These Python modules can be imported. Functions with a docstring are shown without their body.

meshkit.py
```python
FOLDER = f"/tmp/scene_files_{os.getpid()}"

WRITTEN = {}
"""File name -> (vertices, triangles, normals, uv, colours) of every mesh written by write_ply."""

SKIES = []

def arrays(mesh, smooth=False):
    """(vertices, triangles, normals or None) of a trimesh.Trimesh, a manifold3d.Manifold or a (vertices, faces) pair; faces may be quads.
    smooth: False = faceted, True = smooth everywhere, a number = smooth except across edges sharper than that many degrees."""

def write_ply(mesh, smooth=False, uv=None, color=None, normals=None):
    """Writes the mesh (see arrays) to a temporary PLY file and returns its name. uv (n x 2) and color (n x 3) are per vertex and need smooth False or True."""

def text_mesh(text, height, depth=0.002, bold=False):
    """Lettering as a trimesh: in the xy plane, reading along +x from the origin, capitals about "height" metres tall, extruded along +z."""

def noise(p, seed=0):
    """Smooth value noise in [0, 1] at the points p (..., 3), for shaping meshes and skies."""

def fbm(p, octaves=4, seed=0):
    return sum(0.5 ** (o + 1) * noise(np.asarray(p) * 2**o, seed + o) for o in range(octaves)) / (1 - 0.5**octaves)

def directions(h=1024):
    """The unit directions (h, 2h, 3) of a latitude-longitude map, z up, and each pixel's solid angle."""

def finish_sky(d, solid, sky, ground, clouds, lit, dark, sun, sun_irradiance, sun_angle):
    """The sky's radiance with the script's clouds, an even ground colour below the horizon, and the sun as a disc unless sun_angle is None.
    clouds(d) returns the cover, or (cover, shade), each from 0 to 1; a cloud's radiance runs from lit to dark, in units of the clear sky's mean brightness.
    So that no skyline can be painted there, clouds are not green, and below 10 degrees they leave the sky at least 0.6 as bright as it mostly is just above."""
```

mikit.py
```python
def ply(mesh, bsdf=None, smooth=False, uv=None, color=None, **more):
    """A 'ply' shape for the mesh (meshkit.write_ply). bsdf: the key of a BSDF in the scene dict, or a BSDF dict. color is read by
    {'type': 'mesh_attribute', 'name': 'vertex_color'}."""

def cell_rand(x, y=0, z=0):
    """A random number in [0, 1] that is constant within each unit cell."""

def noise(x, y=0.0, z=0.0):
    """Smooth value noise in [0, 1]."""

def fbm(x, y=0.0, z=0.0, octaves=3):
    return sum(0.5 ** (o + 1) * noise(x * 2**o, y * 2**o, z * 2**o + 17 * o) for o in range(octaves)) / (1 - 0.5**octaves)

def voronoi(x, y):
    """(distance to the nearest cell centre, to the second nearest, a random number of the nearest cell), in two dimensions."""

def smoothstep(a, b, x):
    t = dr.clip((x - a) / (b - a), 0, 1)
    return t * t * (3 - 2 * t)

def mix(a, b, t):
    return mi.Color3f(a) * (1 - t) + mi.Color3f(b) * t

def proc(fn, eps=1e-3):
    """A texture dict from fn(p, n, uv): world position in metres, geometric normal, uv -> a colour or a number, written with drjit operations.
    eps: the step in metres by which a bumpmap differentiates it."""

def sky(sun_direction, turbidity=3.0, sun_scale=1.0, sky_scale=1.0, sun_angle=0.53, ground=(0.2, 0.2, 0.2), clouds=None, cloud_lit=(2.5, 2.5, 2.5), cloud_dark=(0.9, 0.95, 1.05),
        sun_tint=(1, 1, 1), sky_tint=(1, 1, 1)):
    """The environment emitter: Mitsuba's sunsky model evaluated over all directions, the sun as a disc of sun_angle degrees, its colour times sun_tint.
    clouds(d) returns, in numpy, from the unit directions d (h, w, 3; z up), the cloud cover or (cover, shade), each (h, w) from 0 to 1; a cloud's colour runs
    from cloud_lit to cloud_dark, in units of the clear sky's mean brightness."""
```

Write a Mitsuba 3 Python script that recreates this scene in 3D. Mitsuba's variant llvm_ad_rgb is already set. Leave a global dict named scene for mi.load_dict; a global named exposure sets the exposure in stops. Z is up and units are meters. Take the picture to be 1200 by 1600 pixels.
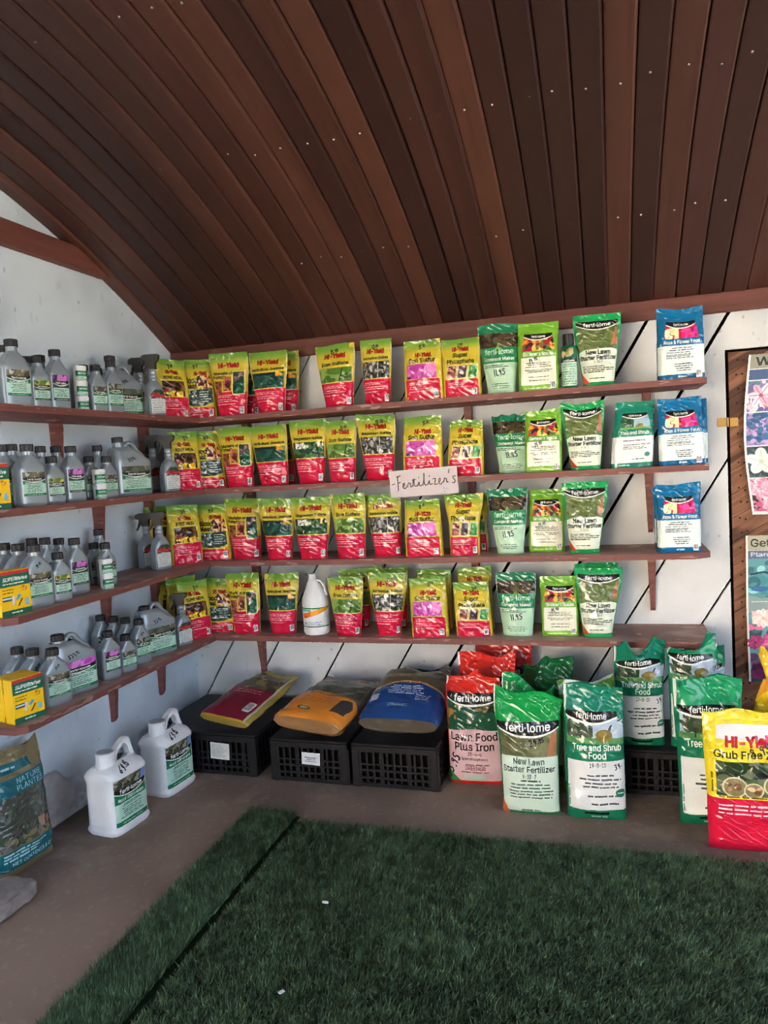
import math, random, glob
import numpy as np, trimesh, shapely, mitsuba as mi, drjit as dr
import mapbox_earcut as earcut
from shapely import affinity
from shapely.geometry import Polygon, LineString, Point, box as sbox
import mikit, meshkit
from mikit import proc, fbm, noise, smoothstep, mix, cell_rand

T = mi.ScalarTransform4f
scene, labels = {}, {}
rng = np.random.default_rng(7)

# ------------------------------------------------------------------ camera, sky, exposure
CAM = np.array([2.2196, -3.5608, 1.4217])
FWD = np.array([-0.2897, 0.9546, -0.0695])
UP = np.array([0.0350, 0.0832, 0.9959])
scene['camera'] = {'type': 'perspective', 'fov': 54.905, 'fov_axis': 'x', 'near_clip': 0.05, 'far_clip': 200.0,
                   'to_world': T().look_at(origin=CAM.tolist(), target=(CAM + FWD).tolist(), up=UP.tolist())}
exposure = 4.52

def clouds(d):
    n = meshkit.fbm(d * np.array([2.5, 2.5, 5.0]), 4, 3)
    return np.clip((n - 0.30) * 3.0, 0, 0.9), np.clip(n * 0.9 - 0.2, 0, 1)

scene['sky'] = mikit.sky([-0.25, 0.60, 0.62], turbidity=4.0, sun_scale=3.6, sky_scale=1.15, sun_angle=2.0, ground=(0.21, 0.22, 0.23),
                         clouds=clouds, cloud_lit=(1.9, 1.95, 2.05), cloud_dark=(0.9, 0.98, 1.1), sky_tint=(0.95, 1.0, 1.04), sun_tint=(0.94, 0.98, 1.06))

# ------------------------------------------------------------------ small helpers
def lin(c):
    c = np.asarray(c, float) / 255.0
    return np.where(c <= 0.04045, c / 12.92, ((c + 0.055) / 1.055) ** 2.4)

def rgb(*c): return {'type': 'rgb', 'value': lin(c).tolist()}

def lrgb(c): return [float(x) for x in lin(c)]

used = set()
def numbered(name):
    if name not in used:
        used.add(name); return name
    k = 1
    while f'{name}_{k:03d}' in used: k += 1
    used.add(f'{name}_{k:03d}'); return f'{name}_{k:03d}'

def tag(key, label, cat=None, group=None, kind=None):
    d = labels.setdefault(key, {})
    if label: d['label'] = label
    if cat: d['category'] = cat
    if group: d['group'] = group
    if kind: d['kind'] = kind

def obj(name, mesh, mat, parent=None, smooth=False, color=None, normals=None):
    key = numbered((parent + '__' if parent else '') + name)
    if normals is not None:
        path = meshkit.write_ply(mesh, False, None, color, normals)
        scene[key] = {'type': 'ply', 'filename': path, 'face_normals': False, 'bsdf': {'type': 'ref', 'id': mat}}
    else:
        scene[key] = mikit.ply(mesh, mat, smooth, color=color)
    return key

def thing(name, label, cat, group=None):
    key = numbered(name); tag(key, label, cat, group); return key

def struct(name, mesh, mat, parent=None, label=None, **kw):
    k = obj(name, mesh, mat, parent, **kw)
    if not parent: tag(k, label, None, None, 'structure')
    return k

def box(x0, x1, y0, y1, z0, z1):
    m = trimesh.creation.box((x1 - x0, y1 - y0, z1 - z0)); m.apply_translation(((x0 + x1) / 2, (y0 + y1) / 2, (z0 + z1) / 2)); return m

def cbox(x0, x1, y0, y1, z0, z1, b=0.003):
    """a box with chamfered edges (hull of 24 points)"""
    b = min(b, 0.45 * min(x1 - x0, y1 - y0, z1 - z0)); pts = []
    for x, sx in ((x0, 1), (x1, -1)):
        for y, sy in ((y0, 1), (y1, -1)):
            for z, sz in ((z0, 1), (z1, -1)):
                pts += [(x + sx * b, y + sy * b, z), (x + sx * b, y, z + sz * b), (x, y + sy * b, z + sz * b)]
    return trimesh.convex.convex_hull(np.array(pts))

def cat(ms): return trimesh.util.concatenate(ms)

def rotz(m, deg, at=(0, 0, 0)):
    m = m.copy(); m.apply_transform(trimesh.transformations.rotation_matrix(math.radians(deg), [0, 0, 1], at)); return m

def extrude(poly, h): return trimesh.creation.extrude_polygon(poly, h, engine='earcut')

def tube(points, radius, sides=10, closed_ends=True):
    p = np.asarray(points, float); t = np.gradient(p, axis=0); t /= np.linalg.norm(t, axis=1, keepdims=True)
    ref = np.array([0, 1.0, 0]) if abs(t[:, 1]).max() < 0.9 else np.array([1.0, 0, 0])
    a = np.cross(t, ref); a /= np.linalg.norm(a, axis=1, keepdims=True); b = np.cross(t, a)
    r = np.broadcast_to(np.asarray(radius, float).reshape(-1, 1) if np.ndim(radius) == 1 else radius, (len(p), 1)) if np.ndim(radius) < 2 else radius
    ry = r if np.ndim(radius) < 2 else radius[:, 1:2]; rx = r if np.ndim(radius) < 2 else radius[:, :1]
    ang = np.arange(sides) * 2 * np.pi / sides
    v = p[:, None] + rx[:, :, None] * np.cos(ang)[None, :, None] * a[:, None] + ry[:, :, None] * np.sin(ang)[None, :, None] * b[:, None]
    i, j = np.meshgrid(np.arange(len(p) - 1), np.arange(sides), indexing='ij'); j2 = (j + 1) % sides
    q = np.stack([i * sides + j, i * sides + j2, (i + 1) * sides + j2, (i + 1) * sides + j], -1).reshape(-1, 4)
    f = np.vstack([q[:, [0, 1, 2]], q[:, [0, 2, 3]]]); v = v.reshape(-1, 3)
    if closed_ends:
        n = len(v); v = np.vstack([v, p[0], p[-1]]); k = np.arange(sides); k2 = (k + 1) % sides
        f = np.vstack([f, np.stack([k2, k, np.full(sides, n)], 1), np.stack([k + (len(p) - 1) * sides, k2 + (len(p) - 1) * sides, np.full(sides, n + 1)], 1)])
    m = trimesh.Trimesh(v, f, process=False); m.fix_normals(); return m

def spline(pts, n=24):
    from scipy.interpolate import CubicSpline
    p = np.asarray(pts, float); s = np.r_[0, np.cumsum(np.linalg.norm(np.diff(p, axis=0), axis=1))]
    return CubicSpline(s, p)(np.linspace(0, s[-1], n))

def lathe(profile, sides=40):
    return trimesh.creation.revolve(np.asarray(profile, float), sections=sides)

# ------------------------------------------------------------------ materials
def vc(): return {'type': 'mesh_attribute', 'name': 'vertex_color'}
def two(b): return {'type': 'twosided', 'bsdf': b}
def film_bump(p, n, uv):
    a = noise(p.x * 48 + p.z * 22, p.y * 40, p.z * 36 - p.x * 14)
    b = noise(p.x * 30 - p.z * 12, p.y * 30 + 5, p.z * 44 + p.x * 26)
    r = 1 - 2 * dr.abs(b - 0.5)
    return 0.55 * a + 0.8 * r * r * r * r
scene['m_film'] = two({'type': 'bumpmap', 'arbitrary': proc(film_bump, 0.002), 'scale': 0.0042, 'bsdf': {'type': 'principled', 'base_color': vc(), 'roughness': 0.17, 'specular': 0.6}})
scene['m_label'] = two({'type': 'principled', 'base_color': vc(), 'roughness': 0.4, 'specular': 0.4})
scene['m_matte'] = two({'type': 'principled', 'base_color': vc(), 'roughness': 0.75, 'specular': 0.25})
scene['m_silver'] = two({'type': 'principled', 'base_color': rgb(146, 158, 166), 'roughness': 0.30, 'metallic': 0.35, 'specular': 0.5})
scene['m_white_plastic'] = two({'type': 'principled', 'base_color': rgb(222, 225, 227), 'roughness': 0.38, 'specular': 0.5})
scene['m_black_plastic'] = two({'type': 'principled', 'base_color': rgb(17, 18, 21), 'roughness': 0.42, 'specular': 0.5})
scene['m_crate'] = two({'type': 'principled', 'base_color': rgb(20, 20, 23), 'roughness': 0.5, 'specular': 0.3})
scene['m_brass'] = two({'type': 'principled', 'base_color': rgb(176, 142, 84), 'roughness': 0.4, 'metallic': 0.8})
scene['m_nail'] = two({'type': 'principled', 'base_color': rgb(190, 186, 182), 'roughness': 0.3, 'metallic': 1.0})
scene['m_foil'] = two({'type': 'principled', 'base_color': rgb(196, 200, 204), 'roughness': 0.3, 'metallic': 0.8})

def paint_fn(p, n, uv):
    m = fbm(p.x * 3 + 11, p.y * 3, p.z * 3, 3)
    c = mix(lrgb((212, 217, 220)), lrgb((190, 195, 199)), smoothstep(0.35, 0.75, m))
    spots = smoothstep(0.86, 0.90, fbm(p.x * 26, p.y * 26 + 5, p.z * 20, 2))
    c = mix(c, lrgb((120, 112, 106)), spots * 0.4)
    scuff = smoothstep(0.72, 0.84, fbm(p.x * 34, p.y * 34, p.z * 12, 3)) * 0.2
    c = mix(c, lrgb((150, 145, 140)), scuff)
    low = (1 - smoothstep(0.02, 0.22, p.z + 0.10 * (fbm(p.x * 9, p.y * 9, p.z * 9, 3) - 0.5))) * 0.55
    return mix(c, lrgb((128, 118, 108)), low * smoothstep(0.3, 0.6, fbm(p.x * 22, p.y * 22, p.z * 22, 3)))
scene['m_paint'] = two({'type': 'principled', 'base_color': proc(paint_fn), 'roughness': 0.62, 'specular': 0.3})

def plaster_fn(p, n, uv):                   # the left wall is rendered and painted a cooler white
    c = paint_fn(p, n, uv) * mi.Color3f(0.90, 0.99, 1.08)
    edge = 0.20 + 0.16 * (fbm(p.y * 7, 3.0, 1.0, 3) - 0.5) - p.z
    peel = smoothstep(0.0, 0.015, edge) * smoothstep(-1.34, -1.26, p.y) * (1 - smoothstep(-1.10, -1.0, p.y))
    rim = smoothstep(-0.012, 0.0, edge) * (1 - smoothstep(0.0, 0.02, edge)) * smoothstep(-1.34, -1.26, p.y) * (1 - smoothstep(-1.10, -1.0, p.y))
    c = mix(c, mix(lrgb((186, 182, 178)), lrgb((150, 142, 136)), fbm(p.y * 40, p.z * 40, 2.0, 3)), peel * 0.8)
    return mix(c, lrgb((118, 112, 108)), rim * 0.7)
scene['m_plaster'] = two({'type': 'principled', 'base_color': proc(plaster_fn), 'roughness': 0.62, 'specular': 0.3})

def shelf_fn(p, n, uv):
    g = fbm(p.x * 5, p.y * 5, p.z * 60, 3)
    c = mix(lrgb((134, 82, 75)), lrgb((98, 56, 52)), g)
    top = smoothstep(0.6, 0.9, n.z)
    dust = smoothstep(0.35, 0.7, fbm(p.x * 6, p.y * 6, 3.0, 3))
    c = mix(c, lrgb((164, 142, 132)), top * (0.25 + 0.5 * dust))
    wear = smoothstep(0.70, 0.78, fbm(p.x * 18, p.y * 18, p.z * 70, 2))
    return mix(c, lrgb((176, 150, 138)), wear * 0.5)
scene['m_shelf'] = two({'type': 'principled', 'base_color': proc(shelf_fn), 'roughness': 0.55, 'specular': 0.4})

def stain_fn(p, n, uv):
    g = fbm(p.x * 4, p.y * 4, p.z * 50, 3)
    return mix(lrgb((114, 69, 60)), lrgb((88, 51, 46)), g)
scene['m_stain'] = two({'type': 'principled', 'base_color': proc(stain_fn), 'roughness': 0.6, 'specular': 0.35})

def ceil_fn(p, n, uv):
    k = dr.floor((p.x + 0.016) / 0.0945)
    g = fbm(p.x * 46 + k * 5, p.y * 2.0, 5.0, 3)
    c = mix(lrgb((88, 55, 45)), lrgb((48, 29, 27)), cell_rand(k, 3.0, 1.0))
    c = mix(c, lrgb((44, 26, 25)), smoothstep(0.35, 0.8, noise(p.x * 9 + k * 3, p.y * 1.1, 2.0)) * 0.5)
    return mix(c, lrgb((58, 32, 30)), smoothstep(0.45, 0.8, g) * 0.3)
scene['m_ceiling'] = two({'type': 'principled', 'base_color': proc(ceil_fn), 'roughness': 0.5, 'specular': 0.4})

def door_fn(p, n, uv):
    a = p.x * 0.515 - p.z * 0.857
    s = p.x * 0.857 + p.z * 0.515
    g = fbm(s * 6, a * 70, 1.0, 3)
    c = mix(lrgb((150, 106, 80)), lrgb((98, 62, 46)), g)
    st = smoothstep(0.60, 0.74, fbm(s * 2.5, a * 26, 7.0, 2))
    return mix(c, lrgb((58, 36, 28)), st * 0.8)
scene['m_door'] = two({'type': 'principled', 'base_color': proc(door_fn), 'roughness': 0.6, 'specular': 0.3})

def floor_fn(p, n, uv):
    a = fbm(p.x * 1.7, p.y * 1.7, 0.0, 3); b = fbm(p.x * 9, p.y * 9, 4.0, 3)
    c = mix(lrgb((142, 124, 112)), lrgb((114, 100, 91)), smoothstep(0.3, 0.7, a))
    c = mix(c, lrgb((148, 138, 126)), smoothstep(0.55, 0.8, b) * 0.3)
    grit = smoothstep(0.78, 0.84, noise(p.x * 60, p.y * 60, 2.0))
    c = mix(c, lrgb((176, 166, 156)), grit * 0.12)
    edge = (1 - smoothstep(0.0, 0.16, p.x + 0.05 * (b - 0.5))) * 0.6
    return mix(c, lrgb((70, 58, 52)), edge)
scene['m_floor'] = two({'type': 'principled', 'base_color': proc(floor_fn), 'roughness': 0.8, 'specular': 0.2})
scene['m_dark_backing'] = {'type': 'diffuse', 'reflectance': rgb(16, 13, 12)}
scene['m_facade'] = {'type': 'diffuse', 'reflectance': rgb(236, 228, 216)}
scene['m_ground'] = {'type': 'diffuse', 'reflectance': rgb(150, 147, 140)}

def stone_fn(p, n, uv):
    return mix(lrgb((158, 150, 146)), lrgb((112, 105, 102)), fbm(p.x * 40, p.y * 40, p.z * 40, 3))
scene['m_stone'] = two({'type': 'principled', 'base_color': proc(stone_fn), 'roughness': 0.9, 'specular': 0.2})

# ------------------------------------------------------------------ the setting
Z = [1.681, 1.332, 0.972, 0.601]           # tops of the four shelf levels
DB, DL = 0.336, 0.330                       # depth of the back and of the left shelves

def zc(t):                                  # underside of the ceiling, t metres in front of the back wall
    t = np.asarray(t, float)
    up = 2.045 + 0.6 * np.minimum(t, 2.2) - 0.13 * np.minimum(t, 2.2) ** 2
    return np.where(t <= 2.2, up, up - 0.10 * (t - 2.2) - 0.05 * (t - 2.2) ** 2)

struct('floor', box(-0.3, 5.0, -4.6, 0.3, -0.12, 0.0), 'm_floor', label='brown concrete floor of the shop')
wl = [(0.06, -0.06)] + [(0.06, -0.06)]
side = Polygon([(-0.06, 0.0)] + [(t, float(zc(t)) + 0.03) for t in np.linspace(-0.06, 4.4, 40)] + [(4.4, 0.0)])
def side_wall(x0, x1, poly=side):
    m = extrude(poly, x1 - x0)              # (t, z, depth) -> (x, -t, z)
    v = m.vertices.copy(); m.vertices = np.stack([x0 + v[:, 2], -v[:, 0], v[:, 1]], 1); m.fix_normals(); return m
wall_left = struct('wall_left', side_wall(-0.10, 0.0), 'm_plaster', label='white painted wall with the bottle shelves')
side_open = side.difference(sbox(1.0, 0.55, 4.2, 2.48))
struct('wall_right', side_wall(4.6, 4.7, side_open), 'm_paint', label='white side wall outside the picture')
wall_back = struct('wall_back', box(-0.1, 4.7, 0.020, 0.08, 0.0, 2.3), 'm_dark_backing', label='back wall of white diagonal boards with dark gaps')

GAPS = [-1.16, -0.80, -0.42, -0.06, 0.21, 0.58, 0.947, 1.205, 1.54, 1.912, 2.24, 2.59, 2.93, 3.27, 3.62, 3.96, 4.3, 4.65]
CT = 1 / math.tan(math.radians(58.5))
wall_area = sbox(0.0, 0.0, 4.6, 2.03).difference(sbox(2.732, -0.1, 3.66, 1.816))
for a, b in zip(GAPS[:-1], GAPS[1:]):
    g0, g1 = (0.0055, 0.0055)
    if a in (1.54, 1.205): g0 = 0.0085
    if b in (1.54, 1.205): g1 = 0.0085
    strip = Polygon([(a + g0, 0), (b - g1, 0), (b - g1 + 2.4 * CT, 2.4), (a + g0 + 2.4 * CT, 2.4)]).intersection(wall_area)
    for poly in getattr(strip, 'geoms', [strip]):
        if poly.area < 1e-4: continue
        m = extrude(poly, 0.018); v = m.vertices.copy()
        m.vertices = np.stack([v[:, 0], 0.018 - v[:, 2] + rng.uniform(-0.001, 0.001), v[:, 1]], 1); m.fix_normals()
        struct('plank', m, 'm_paint', wall_back)

ceiling = struct('ceiling', side_wall(-0.12, 4.75, Polygon([(t, float(zc(t)) + 0.045) for t in np.linspace(-0.12, 4.6, 40)] + [(t, float(zc(t)) + 0.10) for t in np.linspace(4.6, -0.12, 40)])), 'm_dark_backing', label='dark stained board ceiling sloping up from the back wall')
PW = 0.0945
X0 = 1.874 - 20 * PW  # = -0.016
for k in range(0, 50):
    xa = X0 + k * PW; ts = np.linspace(-0.02, 4.5, 30); zz = zc(ts)
    tilt = rng.uniform(0.003, 0.010); r = rng.uniform(-0.003, 0.003); gap = 0.0042 if k != 17 else 0.008
    prof = [(xa + gap, 0.0 + tilt + r), (xa + gap, 0.02 + tilt + r), (xa + PW + 0.004, 0.02 + r), (xa + PW - gap, 0.0 + r), (xa + PW - gap - 0.004, -0.002 + r), (xa + gap + 0.004, tilt - 0.002 + r)]
    n = len(prof); wob = 0.004 * (meshkit.fbm(np.stack([ts * 0.8, np.full_like(ts, k * 3.1), ts * 0], 1), 2, 5) - 0.5)
    v = np.array([[x, -t, z + dz + w * 2] for t, z, w in zip(ts, zz, wob) for x, dz in prof])
    i, j = np.meshgrid(np.arange(len(ts) - 1), np.arange(n), indexing='ij'); j2 = (j + 1) % n
    q = np.stack([i * n + j, i * n + j2, (i + 1) * n + j2, (i + 1) * n + j], -1).reshape(-1, 4)
    m = trimesh.Trimesh(v, np.vstack([q[:, [0, 1, 2]], q[:, [0, 2, 3]]]), process=False); m.fix_normals()
    struct('plank', m, 'm_ceiling', ceiling)
nail = trimesh.creation.icosphere(1, 0.0045)
for t0 in (0.485, 1.075, 1.70):
    for k in range(6, 34):
        t = t0 + rng.uniform(-0.015, 0.015); m = nail.copy()
        m.apply_translation((X0 + (k + rng.uniform(0.35, 0.65)) * PW, -t, float(zc(t)) + 0.003)); struct('nail', m, 'm_nail', ceiling)

struct('trim_1', cbox(0.0, 4.6, -0.030, -0.0005, 1.975, 2.060, 0.004), 'm_stain', label='brown board along the top of the back wall')
m = cbox(0.0005, 0.045, -4.4, -0.545, 2.335, 2.432, 0.004); struct('trim_2', m, 'm_stain', label='brown beam along the top of the left wall')

# door of diagonal boards in the back wall, hinged on the left
door = struct('door_1', box(2.742, 3.65, 0.010, 0.022, 0.004, 1.806), 'm_dark_backing', label='brown wooden door of narrow diagonal boards beside the shelves')
area = sbox(2.744, 0.006, 3.648, 1.804); dt = math.tan(math.radians(31))
for k in range(-7, 24):
    z0 = k * 0.105; strip = Polygon([(2.70, z0 + 0.0012), (3.70, z0 + 1.0 * dt + 0.0012), (3.70, z0 + 1.0 * dt + 0.1038), (2.70, z0 + 0.1038)]).intersection(area)
    if strip.is_empty or strip.area < 1e-4: continue
    m = extrude(strip, 0.012); v = m.vertices.copy(); m.vertices = np.stack([v[:, 0], 0.010 - v[:, 2] + rng.uniform(-0.0015, 0.0), v[:, 1]], 1); m.fix_normals()
    struct('board', m, 'm_door', door)
nd = trimesh.creation.icosphere(1, 0.004)
ns = []
for k in range(28):
    for c in range(2):
        z = 0.08 + k * 0.0625; x = 2.775 + c * 0.024 + (k % 2) * 0.007
        mm = nd.copy(); mm.apply_translation((x, -0.002, z + rng.uniform(-0.008, 0.008))); struct('nail', mm, 'm_crate', door)
hk = thing('brass_hinge', 'small brass butt hinge joining the brown door to the white wall', 'hinge')
obj('leaf', cbox(2.744, 2.778, -0.0065, -0.0025, 1.482, 1.520, 0.001), 'm_brass', hk)
obj('leaf', cbox(2.694, 2.728, -0.0045, -0.0005, 1.484, 1.522, 0.001), 'm_brass', hk)
mm = trimesh.creation.cylinder(0.0045, 0.040, sections=14); mm.apply_translation((2.736, -0.006, 1.502)); obj('pin', mm, 'm_brass', hk, smooth=40)

# open shop front behind the camera
def front_wall():
    hole = sbox(0.15, -0.1, 2.1, 2.12)
    poly = sbox(-0.1, 0.0, 4.7, 2.5).difference(hole); m = extrude(poly, 0.1); v = m.vertices.copy()
    m.vertices = np.stack([v[:, 0], -4.5 + v[:, 2], v[:, 1]], 1); m.fix_normals(); return m
struct('wall_front', front_wall(), 'm_paint', label='front wall with the wide open doorway behind the viewer')
struct('facade', box(-11.0, 0.7, -13.5, -13.0, -0.06, 3.6), 'm_facade', label='pale sunlit building across the yard behind the viewer')
struct('ground', box(-40, 40, -60, -4.6, -0.25, -0.06), 'm_ground', label='sunlit paving outside the open front')

# ------------------------------------------------------------------ shelves
NAMES = ['top', 'second', 'third', 'lowest']
for s, z in enumerate(Z):
    k = thing('wall_shelf', f'{["topmost","second highest","third highest","lowest"][s]} brown wooden shelf along the back wall', 'shelf', 'long shelves on the back wall')
    c = 0.05 if s >= 2 else 0.015
    poly = Polygon([(0.0005, 0), (2.617, 0), (2.617, DB - c), (2.617 - c * 1.3, DB), (0.0005, DB)])
    m = extrude(poly, 0.025); v = m.vertices.copy(); m.vertices = np.stack([v[:, 0], -v[:, 1] - 0.0005, z - 0.025 + v[:, 2]], 1); m.fix_normals()
    obj('board', m, 'm_shelf', k)
    for xb in (0.42, 1.597, 2.402):
        d, L, t = 0.05, 0.28, 0.018
        P = Polygon([(0.0005, 0), (d, 0), (d, -0.03), (0.026, -L * 0.94), (0.012, -L), (0.0005, -L)])
        g = extrude(P, 2 * t); v = g.vertices.copy(); v[:, 2] = t + (v[:, 2] - t) * (1 + 0.45 * v[:, 1] / L); g.vertices = np.stack([xb - t + v[:, 2], -v[:, 0], z - 0.0255 + v[:, 1]], 1); g.fix_normals()
        obj('bracket', g, 'm_shelf', k)
    k = thing('wall_shelf', f'{["topmost","second highest","third highest","lowest"][s]} brown wooden shelf along the left wall holding grey bottles', 'shelf', 'long shelves on the left wall')
    yl = -1.62 if s >= 2 else -1.95
    poly = Polygon([(0.0005, DB + 0.001), (DL, DB + 0.001), (DL, -yl - 0.03), (DL - 0.03, -yl), (0.0005, -yl)])
    m = extrude(poly, 0.025); v = m.vertices.copy(); m.vertices = np.stack([v[:, 0], -v[:, 1], z - 0.025 + v[:, 2]], 1); m.fix_normals()
    obj('board', m, 'm_shelf', k)
    for yb in ((-0.97, -0.36) if s == 0 else (-0.745, -0.36)):
        d, L, t = 0.045, 0.28, 0.017
        P = Polygon([(0.0005, 0), (d, 0), (d, -0.03), (0.026, -L * 0.94), (0.012, -L), (0.0005, -L)])
        g = extrude(P, 2 * t); v = g.vertices.copy(); v[:, 2] = t + (v[:, 2] - t) * (1 + 0.45 * v[:, 1] / L); g.vertices = np.stack([v[:, 0], yb - t + v[:, 2], z - 0.0255 + v[:, 1]], 1); g.fix_normals()
        obj('bracket', g, 'm_shelf', k)

# ------------------------------------------------------------------ printed designs: flat vector artwork, cut along a grid, then laid on bag and bottle surfaces
NU, NV = 18, 26
SPLIT = ('lettering', 'heading_letter', 'picture', 'text_panel', 'label', 'red_panel', 'front_print', 'heading', 'paper')
_text = {}
def text_poly(s, bold=False):
    """outline of the lettering with capitals 1 unit tall, from the origin"""
    if (s, bold) not in _text:
        m = meshkit.text_mesh(s, 1.0, 0.02, bold)
        low = m.vertices[:, 2] < 1e-6; f = m.faces[low[m.faces].all(1)]
        g = shapely.union_all(shapely.polygons(m.vertices[f][:, :, :2])).buffer(0)
        _text[(s, bold)] = affinity.translate(g, -g.bounds[0], 0)
    return _text[(s, bold)]

def txt(s, cx, y, h, col, w=None, bold=True, bend=0.0, slant=0.0, rot=0.0, tagname='lettering', outline=None):
    """lettering centred on cx with its baseline at y, capitals h tall and (if w) w wide"""
    g = text_poly(s, bold); x0, _, x1, _ = g.bounds; sx = (w / (x1 - x0)) if w else h
    g = affinity.affine_transform(g, [sx, slant * h, 0, h, -sx * (x0 + x1) / 2, 0])
    if bend:
        g = shapely.transform(g.segmentize(0.02), lambda p: np.stack([p[:, 0], p[:, 1] + bend * p[:, 0] ** 2], 1)).buffer(0)
    if rot: g = affinity.rotate(g, rot, origin=(0, 0))
    g = affinity.translate(g, cx, y)
    out = [(g.buffer(outline[1]), outline[0], tagname)] if outline else []
    return out + [(g, col, tagname)]

def lines(r, x0, x1, ys, h, col, center=False, tagname='lettering'):
    """small print too fine to read: rows of word-like dashes"""
    parts = []
    for y in ys:
        ww = (x1 - x0) * r.uniform(0.6, 1.0); x = (x0 + x1 - ww) / 2 if center else x0; xe = x + ww
        while x < xe:
            w = min(r.uniform(0.03, 0.10), xe - x); parts.append(sbox(x, y, x + w, y + h * r.uniform(0.75, 1.0))); x += w + 0.012
    return [(shapely.MultiPolygon(parts).buffer(0), col, tagname)]

def blobs(r, x0, y0, x1, y1, cols, n, s0, s1, tagname='picture', asp=(0.4, 1.0)):
    clip = sbox(x0, y0, x1, y1); out = []
    for i in range(n):
        g = Point(0, 0).buffer(1, 5); g = affinity.scale(g, r.uniform(s0, s1), r.uniform(s0, s1) * r.uniform(*asp))
        g = affinity.translate(affinity.rotate(g, r.uniform(0, 180)), r.uniform(x0, x1), r.uniform(y0, y1)).intersection(clip)
        if not g.is_empty: out.append((g, cols[r.integers(len(cols))], tagname))
    return out

def R_(x0, y0, x1, y1, col, tagname='body'): return [(sbox(x0, y0, x1, y1), col, tagname)]

def grad(stops):
    ys = np.array([s[0] for s in stops]); cs = np.array([lin(s[1]) for s in stops])
    return lambda p: np.stack([np.interp(p[:, 1], ys, cs[:, i]) for i in range(3)], 1)

def barcode(r, x, y, w, h):
    bars = []; xx = x + 0.008
    while xx < x + w - 0.01:
        b = r.uniform(0.004, 0.012); bars.append(sbox(xx, y + h * 0.22, xx + b, y + h * 0.92)); xx += b + r.uniform(0.004, 0.010)
    return R_(x, y, x + w, y + h, (228, 228, 230), 'barcode') + [(shapely.MultiPolygon(bars).buffer(0), (50, 50, 60), 'barcode')]

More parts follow.
